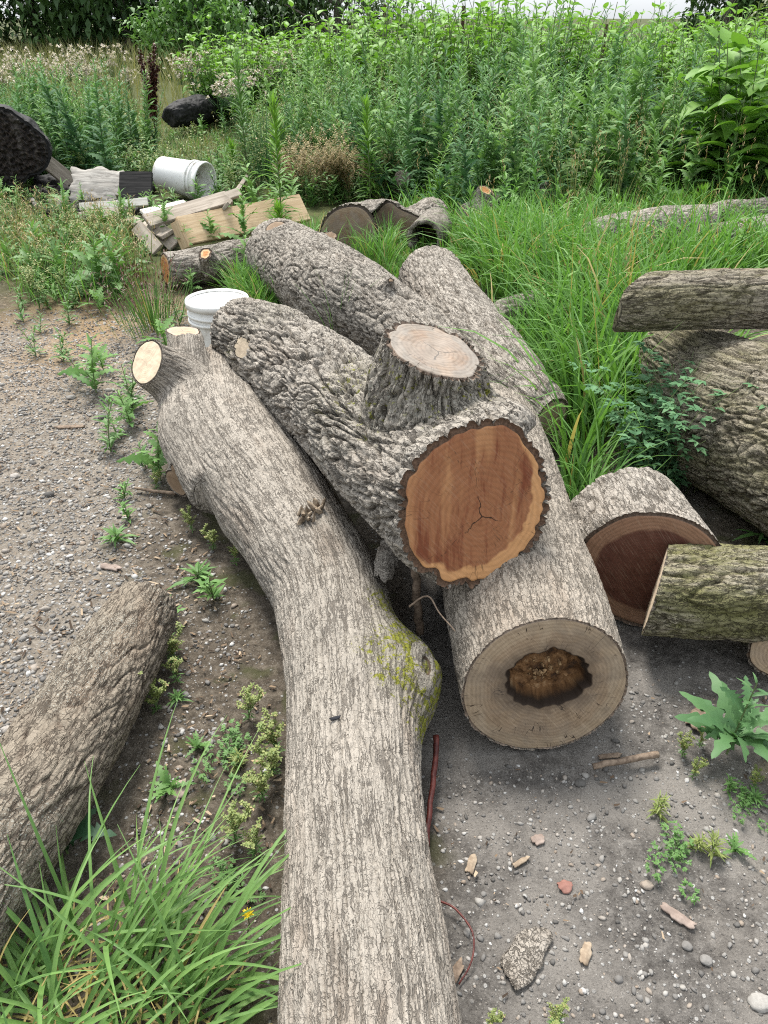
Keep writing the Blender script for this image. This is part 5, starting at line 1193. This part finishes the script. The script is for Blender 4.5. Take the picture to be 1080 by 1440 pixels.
# ------------------------------------------------------------------ buckets
def lathe(prof, seg=48):
    prof = np.array(prof); th = np.linspace(0, 2 * np.pi, seg, endpoint=False); v = np.stack([prof[:, :1] * np.cos(th)[None], prof[:, :1] * np.sin(th)[None], np.repeat(prof[:, 1:2], seg, 1)], -1).reshape(-1, 3)
    i = np.arange(len(prof) - 1)[:, None] * seg; j = np.arange(seg)[None]; j2 = (j + 1) % seg; return v, np.stack([i + j, i + j2, i + seg + j2, i + seg + j], -1).reshape(-1, 4)
s = N('plastic_white_dirty'); tc = s.n("TexCoord").outputs['Object']; nn = s.noise(tc, 9, 5, .65); n2 = s.noise(tc, 60, 4, .6)
col = s.mix(s.ss(nn, .50, .72, 0, .75), (.70, .70, .67), (.34, .30, .235)); col = s.mix(s.ss(n2, .62, .72, 0, .6), col, (.22, .19, .15))
M_white = s.bsdf(col, .42, s.bump(n2, .08, .002), .4)
def bucket(label, pos, R, Hh, tilt=(0, 0, 0)):
    b = root('bucket', pos, label, 'bucket'); b.rotation_euler = tilt; t = .006
    v, q = lathe([(.002, 0), (R * .84, 0), (R * .86, .012), (R * .965, Hh * .72), (R * .965, Hh * .76), (R * .985, Hh * .98), (R * .985 - t, Hh * .98), (R * .86 - t, .016), (.002, .014)]); link('body', mesh_np('body', v, q, mats=[M_white]), b)
    pr = []
    for z0 in (.74, .82):
        pr.append([(R * .968, Hh * z0), (R * 1.035, Hh * z0), (R * 1.035, Hh * (z0 + .035)), (R * .975, Hh * (z0 + .035))])
    for p_ in pr: v, q = lathe(p_); link('rib', mesh_np('rib', v, q, mats=[M_white]), b)
    v, q = lathe([(R * .98, Hh * .93), (R * 1.06, Hh * .93), (R * 1.065, Hh * .985), (R * 1.045, Hh * 1.01), (R * .99, Hh * 1.01), (R * .965, Hh * .985)]); link('rim', mesh_np('rim', v, q, mats=[M_white]), b)
    return b
pb, rb_ = PR(305, 420, .33, 42); bucket('open white plastic bucket standing upright behind the long log', (pb[0], pb[1], -.005), rb_, .335)
pb, rb_ = PR(228, 243, .20, 27); bk = bucket('white plastic bucket tipped on its side behind the planks', pb, rb_ * .92, .44)
bk.rotation_euler = Vector((.88, -.40, -.10)).to_track_quat('Z', 'Y').to_euler()

# ------------------------------------------------------------------ boards
def mat_wood(name, a, b, sc=1.):
    s = N(name); tc = s.n("TexCoord").outputs['Object']; n = s.noise(s.vmath('MULTIPLY', tc, (4 * sc, 60, 60)), 1., 5, .6); n2 = s.noise(tc, 5, 4, .6)
    col = s.mix(s.ss(n, .32, .68), a, b); col = s.mix(s.ss(n2, .52, .72, 0, .5), col, tuple(k * .55 for k in a))
    return s.bsdf(col, .85, s.bump(n, .5, .003), .2)
W_new = mat_wood('wood_fresh', (.42, .30, .18), (.56, .43, .28)); W_old = mat_wood('wood_weathered', (.23, .195, .155), (.38, .33, .275)); W_white = mat_wood('wood_white', (.52, .49, .43), (.66, .63, .57)); W_char = mat_wood('wood_charred', (.008, .008, .008), (.035, .033, .032))
W_slab = mat_wood('wood_pale_slab', (.20, .185, .165), (.37, .35, .315))
import bmesh
def board(name, label, A, B_, wid, th, face, mat, cat='plank', bow=.0):
    """plank from A to B_ (points), its broad face turned to `face`"""
    A = np.asarray(A); B_ = np.asarray(B_); x = unit(B_ - A); f = np.asarray(face, float); z = unit(f - x * f.dot(x)); y = np.cross(z, x); L = np.linalg.norm(B_ - A)
    bm = bmesh.new(); bmesh.ops.create_cube(bm, size=1)
    bmesh.ops.scale(bm, vec=(L, wid, th), verts=bm.verts); bmesh.ops.subdivide_edges(bm, edges=[e for e in bm.edges if abs(e.verts[0].co.x - e.verts[1].co.x) > L * .5], cuts=10, use_grid_fill=True)
    for v in bm.verts: v.co.z += bow * math.sin((v.co.x / L + .5) * math.pi) ; v.co.y += float(fbm(np.array([[v.co.x * 4, v.co.y * 9, A[0]]]), 2)[0]) * .006
    bmesh.ops.bevel(bm, geom=[e for e in bm.edges if e.calc_face_angle(0) > 1.], offset=min(th * .12, .004), segments=2, affect='EDGES')
    me = bpy.data.meshes.new(name); bm.to_mesh(me); bm.free(); me.materials.append(mat); o = link(name, me); o.location = tuple((A + B_) / 2)
    from mathutils import Matrix
    o.rotation_euler = Matrix((x, y, z)).transposed().to_euler(); return props(o, label, cat)
board('plank', 'broad pale new plank on edge in front of the tipped bucket', P(255, 326, .11), P(428, 292, .13), .20, .035, (-.35, -.9, .35), W_new)
board('lath', 'white-painted lath along the foot of the pale new plank', P(262, 336, .03), P(402, 308, .05), .05, .03, (-.3, -.8, .6), W_white)
board('plank', 'weathered grey plank lying behind and left of the pale new plank', P(206, 312, .16), P(322, 278, .24), .12, .03, (-.35, -.75, .6), W_old)
board('plank', 'white-edged plank lying in front of the pale peeling slab', P(112, 292, .10), P(208, 284, .12), .06, .03, (-.1, -.8, .5), W_white)
board('pallet_slat', 'grey pallet slat leaning at the left end of the planks, outermost', P(192, 318, .14), P(222, 352, .03), .09, .022, (-.4, -.6, .7), W_old)
board('pallet_slat', 'grey pallet slat leaning between the outermost slat and the pale new plank', P(214, 312, .15), P(246, 346, .03), .10, .022, (-.2, -.7, .65), W_old)
board('pallet_slat', 'short upright slat end beside the left end of the pale new plank', P(246, 312, .18), P(262, 350, .02), .07, .03, (-.5, -.8, .2), W_new)
for a_, b2_, w_, f_, m_, lab in [((200, 300, .20), (262, 286, .22), .07, (-.2, -.5, .85), W_white, 'short white board end between the grey plank and the tipped bucket'), ((175, 308, .05), (236, 330, .10), .10, (.1, -.6, .8), W_old, 'grey board poking out under the pallet slats'),
                                 ((262, 296, .18), (338, 270, .27), .07, (-.3, -.7, .6), W_old, 'weathered board end behind the pale new plank'), ((112, 306, .05), (180, 296, .07), .08, (0, -.7, .7), W_old, 'grey board under the white-edged plank'),
                                 ((345, 250, .15), (318, 290, .22), .06, (-.5, -.6, .6), W_old, 'dark weathered board leaning right of the tipped bucket'), ((60, 285, .03), (104, 292, .05), .06, (0, -.5, .85), W_char, 'charred board end lying in the ash below the charred trunk')]:
    board('plank', lab, P(*a_), P(*b2_), w_, .024, f_, m_)
chip('peeled_slab', 'pale peeling slab of wood propped in the burnt debris', 'slab', 0, 0, .44, .36, .03, .1, W_slab, 51., .05, pos=P(138, 268, .12)).rotation_euler = (.75, .1, .1)
board('burnt_board', 'black burnt board behind the pale peeling slab', P(168, 262, .16), P(214, 262, .16), .24, .03, (-.1, -.75, .6), W_char)
board('burnt_board', 'blackened board leaning between the charred trunk and the small burnt log', P(62, 225, .30), P(108, 262, .05), .13, .03, (-.2, -.7, .65), W_old)

# ------------------------------------------------------------------ charred logs and hollow bark
s = N('bark_charred'); h = s.attr('bark'); rest = s.attr('rest', 'Vector'); nn = s.noise(rest, 40, 5, .65); n5 = s.noise(rest, 4, 4, .6)
B_char = s.bsdf(s.mix(s.ss(n5, .60, .72, 0, .6), s.mix(s.ss(nn, .3, .7), (.004, .004, .004), (.022, .021, .021)), (.11, .10, .095)), .7, s.bump(nn, .9, .006), .3)
cut_char = mat_cut('cut_charred', heart=(.010, .009, .009), sap=(.008, .008, .008), sapw=.05, barkc=(.01, .01, .01), ring=60, lightc=(.06, .055, .05), streak=.2, streakc=(.05, .035, .025), crack=.5, seed=12., ringk=.2)
c0, cr0 = PR(14, 212, .40, 50)
make_log('charred_trunk', 'massive charred black trunk end standing at the left edge', [([c0 + np.array([.06, -.2, 0]), c0, c0 + np.array([-.55, .7, .02])], [cr0, cr0, cr0])], [dict(c=c0, n=(.25, -.96, .1), reach=.7, mat=cut_char, bark_t=.02, rough=.06)],
         dict(amp=.015, w=.12, l=.2, seed=31), B_char, vox=.04, sub=2, smooth=4, lump=.09)
for i_, (name, lab, rows, sd) in enumerate([('burnt_log', 'black burnt log lying in the meadow weeds below the rust-brown dock', [(236, 166, .22, 15), (275, 156, .26, 19), (322, 151, .22, 15)], 32), ('burnt_log', 'small burnt log chunk in the debris right of the charred trunk', [(92, 222, .12, 17), (112, 215, .14, 18), (134, 214, .13, 15)], 33),
                                           ('burnt_log', 'flat charred chunk at the foot of the charred trunk', [(50, 262, .06, 12), (75, 258, .07, 13), (100, 262, .06, 10)], 34)]):
    pr = [PR(*q_) for q_ in rows]; make_log(name, lab, [([p for p, _ in pr], [x for _, x in pr])], [], dict(amp=.02, w=.06, l=.12, seed=sd), B_char, vox=.03, sub=1, smooth=3, lump=.05)
# hollow curl of bark standing open in the grass
p0, R = PR(604, 326, .13, 24); K, M_ = 40, 14; th = np.linspace(-2.3, 2.5, K); V = []
for lay in (0, 1):
    for m_ in range(M_):
        u = m_ / (M_ - 1); rr = R * (1 - .22 * lay) * (1 + .10 * fbm(np.stack([th * 1.2, np.full(K, u * 3), np.full(K, 3.)], 1), 3)); V.append(np.stack([rr * np.sin(th), np.full(K, -.18 + .40 * u) + .03 * fbm(np.stack([th * 2, th * 0, th * 0 + lay], 1), 2) * (1 if m_ in (0, M_ - 1) else 0), rr * np.cos(th)], 1))
V = np.array(V).reshape(-1, 3); i = np.arange(M_ - 1)[:, None] * K; j = np.arange(K - 1)[None]; qa = np.stack([i + j, i + K + j, i + K + j + 1, i + j + 1], -1).reshape(-1, 4); qb = qa[:, ::-1] + M_ * K
j = np.arange(K - 1); f1_ = np.stack([j, j + 1, j + 1 + M_ * K, j + M_ * K], -1); e_ = (M_ - 1) * K; f2_ = np.stack([e_ + j, e_ + j + M_ * K, e_ + j + 1 + M_ * K, e_ + j + 1], -1)
m2 = np.arange(M_ - 1) * K; f3_ = np.stack([m2, m2 + M_ * K, m2 + K + M_ * K, m2 + K], -1); f4_ = np.stack([m2 + K - 1, m2 + 2 * K - 1, m2 + 2 * K - 1 + M_ * K, m2 + K - 1 + M_ * K], -1)
ho = root('hollow_log', p0, 'short hollow log with a dark opening and curling pale bark in the grass', 'log'); ho.rotation_euler = (0, 0, -.25)
hb_ = np.clip(.7 + .6 * fbm(V * np.array([30, 9, 30]), 3), 0, 1); link('bark', mesh_np('bark', V, np.vstack([qa, qb, f1_, f2_, f3_, f4_]), attrs={'bark': hb_, 'rest': V, 'moss': np.zeros(len(V))}, mats=[B_white]), ho)
v, t = blob(R * .72, r, 3, .2, 4., (1, 2.0, 1)); v[:, 1] += .16; link('dark_core', mesh_np('dark_core', v, None, t, mats=[M_hole]), ho)  # dark lump filling the back of the hollow
make_log('stump', 'small reddish-brown stump poking out above the double log', [([P(565, 262, .0), P(565, 258, .10), P(566, 252, .22)], [.075, .075, .07])], [dict(c=P(566, 256, .15), n=(0, -.3, .95), reach=.2, mat=cut_old)], dict(amp=.01, w=.03, l=.08, seed=35), plain_bark if False else B_left, vox=.02, sub=1, smooth=3)
make_log('pale_log', 'pale broken log tip sticking up through the grass right of the orange-topped stub', [([P(722, 292, .04), P(745, 282, .12), P(768, 262, .24)], [.11, .11, .08])], [], dict(amp=.014, w=.04, l=.1, seed=36), B_white, vox=.024, sub=2, smooth=4, lump=.03)

# ------------------------------------------------------------------ fence posts
M_rust = plain_mat('rusty_steel', (.045, .022, .015), (.11, .055, .035), 50, .7)
for px, py, Y, lab in [(541, 6, 12.4, 'rusty thin steel post above the thicket, leftmost against the sky'), (652, 8, 11.8, 'rusty thin steel post above the thicket, second from the left'), (714, 18, 12.5, 'rusty thin steel post in the bright growth, third from the left'), (853, 34, 12., 'rusty thin steel post among the tall weeds, left of the ivy-covered trunk')]:
    tp = PY(px, py, Y); b = bmesh.new(); hgt = tp[2]; L_ = [(-.022, 0), (.022, 0), (.022, .006), (.004, .006), (.004, .03), (-.004, .03), (-.004, .006), (-.022, .006)]
    vs0 = [b.verts.new((x, y, 0)) for x, y in L_]; vs1 = [b.verts.new((x, y, hgt)) for x, y in L_]
    b.faces.new(vs0[::-1]); b.faces.new(vs1)
    for k in range(8): b.faces.new((vs0[k], vs0[(k + 1) % 8], vs1[(k + 1) % 8], vs1[k]))
    for k in range(9):
        z = hgt * (.25 + .08 * k); bmesh.ops.create_cube(b, size=.012, matrix=__import__('mathutils').Matrix.Translation((0, -.005, z)))
    me = bpy.data.meshes.new('fence_post'); b.to_mesh(me); b.free(); me.materials.append(M_rust); o = link('fence_post', me, None, (tp[0], tp[1], 0)); props(o, lab, 'fence post', 'steel posts behind the thicket')
# weeds growing up through the debris and round the buckets
r = np.random.default_rng(303)
md = [plant_lettuce(h, r, True, 1.5, 0, 1, .24).mesh('debris_weed', [L_let, L_stem]) for h in (.3, .4, .5)] + [plant_small(.34, r, 0, 1, 26, .11, False, .2).mesh('debris_weed', [L_mid, L_stem])]
for k, (px, py, sc) in enumerate([(332, 318, 1.), (345, 345, .9), (362, 318, 1.1), (250, 296, .9), (280, 290, .7), (300, 300, .6), (235, 345, .7), (180, 350, .8), (165, 335, .7), (350, 395, .8), (385, 400, .7), (330, 400, .6), (270, 410, .55), (300, 480, .42), (285, 490, .4), (150, 300, .5), (205, 300, .6), (325, 270, 1.), (410, 300, .8), (380, 282, 1.), (130, 318, .5), (10, 300, .8), (30, 305, .7), (225, 330, .5), (262, 352, .5), (300, 345, .55), (390, 318, .7), (420, 312, .7), (215, 300, .6), (185, 318, .6), (120, 300, .5), (100, 310, .6), (245, 200, .6), (285, 196, .7), (315, 190, .6), (262, 190, .5)]):
    plant('debris_weed', 'leafy green weed growing up among the boards, buckets and logs of the scrap pile', 'weed', md[k % 4], None, at(px, py), 'weeds in the scrap pile', r.uniform(0, 6.3), sc * r.uniform(.8, 1.1))
mb = [plant_lettuce(h, r, True, 1.6, 0, 1, .26).mesh('verge_weed', [L_mid, L_stem]) for h in (.22, .3)] + [plant_small(.24, r, 0, 1, 26, .10, False, .22).mesh('verge_weed', [L_let, L_stem])]
for k in range(24):
    px, py = r.uniform(5, 185), r.uniform(315, 435)
    if py > 400 and px < 40: continue
    plant('verge_weed', 'leafy green weed in the patch between the gravel and the scrap pile', 'weed', mb[k % 3], None, at(px, py), 'weeds between the gravel and the scrap pile', r.uniform(0, 6.3), r.uniform(.6, 1.15))
# crumbs of rotten wood in the hollow, the printed patch on the tipped bucket, wire handles
hl = bpy.data.objects['hollow_hearted_log']; G = VB(); hn = unit((.05, -.99, .11))
for k in range(26):
    a = r.uniform(0, 6.28); q_ = h1 - hn * (.032 + r.uniform(0, .008)) + np.array([math.cos(a), .0, math.sin(a)]) * abs(r.normal(0, .022)) + np.array([0, 0, .02]); d = unit(r.normal(0, 1, 3) - hn * 0); L = r.uniform(.006, .016)
    v, q, t = tube_geo(np.array([q_, q_ + d * L * .5, q_ + d * L]), np.array([.003, .0035, .001]) * r.uniform(.6, 1.3), 5, cap=False); G.add(v - np.array(hl.location), q, 0, r.random())
link('rotten_crumbs', G.mesh('rotten_crumbs', [plain_mat('rotten_wood', (.10, .055, .025), (.40, .26, .13), 120)]), hl)['label'] = 'pale crumbs of rotten wood in the hollow'
s = N('bucket_print'); tc = s.n("TexCoord").outputs['Object']; nn = s.noise(s.vmath('MULTIPLY', tc, (60, 60, 160)), 1., 3, .6)
M_print = s.bsdf(s.mix(s.ss(nn, .50, .56), (.62, .60, .58), (.55, .12, .13)), .5)
R_, H_ = rb_ * .92, .44; th = np.linspace(math.radians(20), math.radians(75), 16); V = []
for z in (.20, .30, .40): V.append(np.stack([(R_ * (.865 + .115 * z / .72 * .9) + .0015) * np.cos(th), (R_ * (.865 + .115 * z / .72 * .9) + .0015) * np.sin(th), np.full(16, z * H_)], 1))
V = np.array(V).reshape(-1, 3); i = np.arange(2)[:, None] * 16; j = np.arange(15)[None]; link('printed_patch', mesh_np('printed_patch', V, np.stack([i + j, i + j + 1, i + 17 + j, i + 16 + j], -1).reshape(-1, 4), mats=[M_print]), bk)['label'] = 'faded red print on the bucket side'

# burnt crumbs and ash pieces round the charred trunk: too many and broken to count
G = VB(); xy = scatter_poly(r, pxpoly([(40, 235), (200, 235), (225, 300), (150, 315), (50, 305)]), 260)
cube = np.array([(x, y, z) for x in (-1, 1) for y in (-1, 1) for z in (-1, 1)], float); cq = np.array([(0, 1, 3, 2), (4, 6, 7, 5), (0, 4, 5, 1), (2, 3, 7, 6), (0, 2, 6, 4), (1, 5, 7, 3)])
for x_, y_ in xy:
    v = cube * (1 + r.normal(0, .25, (8, 3))) * np.array([r.uniform(.02, .11), r.uniform(.012, .035), r.uniform(.006, .025)]); a, e = r.uniform(0, 6.28), r.normal(0, .3); v = place(v, a, (x_, y_, r.uniform(.005, .07)), e); G.add(v, cq, 0, r.random())
s = N('charcoal_mix'); t = s.attr('tint'); nn = s.noise(s.pos(), 60, 4, .6); M_cc = s.bsdf(s.mix(s.ss(nn, .35, .7, 0, .5), s.ramp(t, [(0, (.006, .006, .006)), (.6, (.03, .028, .027)), (.8, (.10, .092, .085)), (1, (.22, .20, .18))]), (.05, .047, .045)), .9, s.bump(nn, .6, .004), .2)
props(link('charred_debris', G.mesh('charred_debris', [M_cc])), 'broken charred wood and ash around the charred trunk', kind='stuff')

for k, (px, py) in enumerate([(30, 330), (75, 350), (120, 345), (150, 385), (55, 395), (190, 400), (20, 365), (175, 340)]):
    plant('dry_tussock', 'small wispy tussock of half-dry grass among the weeds between the gravel and the scrap pile', 'grass tussock', plant_reed(.34, r, 46, 0, 1, .2), [L_tan, L_straw], at(px, py), 'dry grass tussocks by the scrap pile')
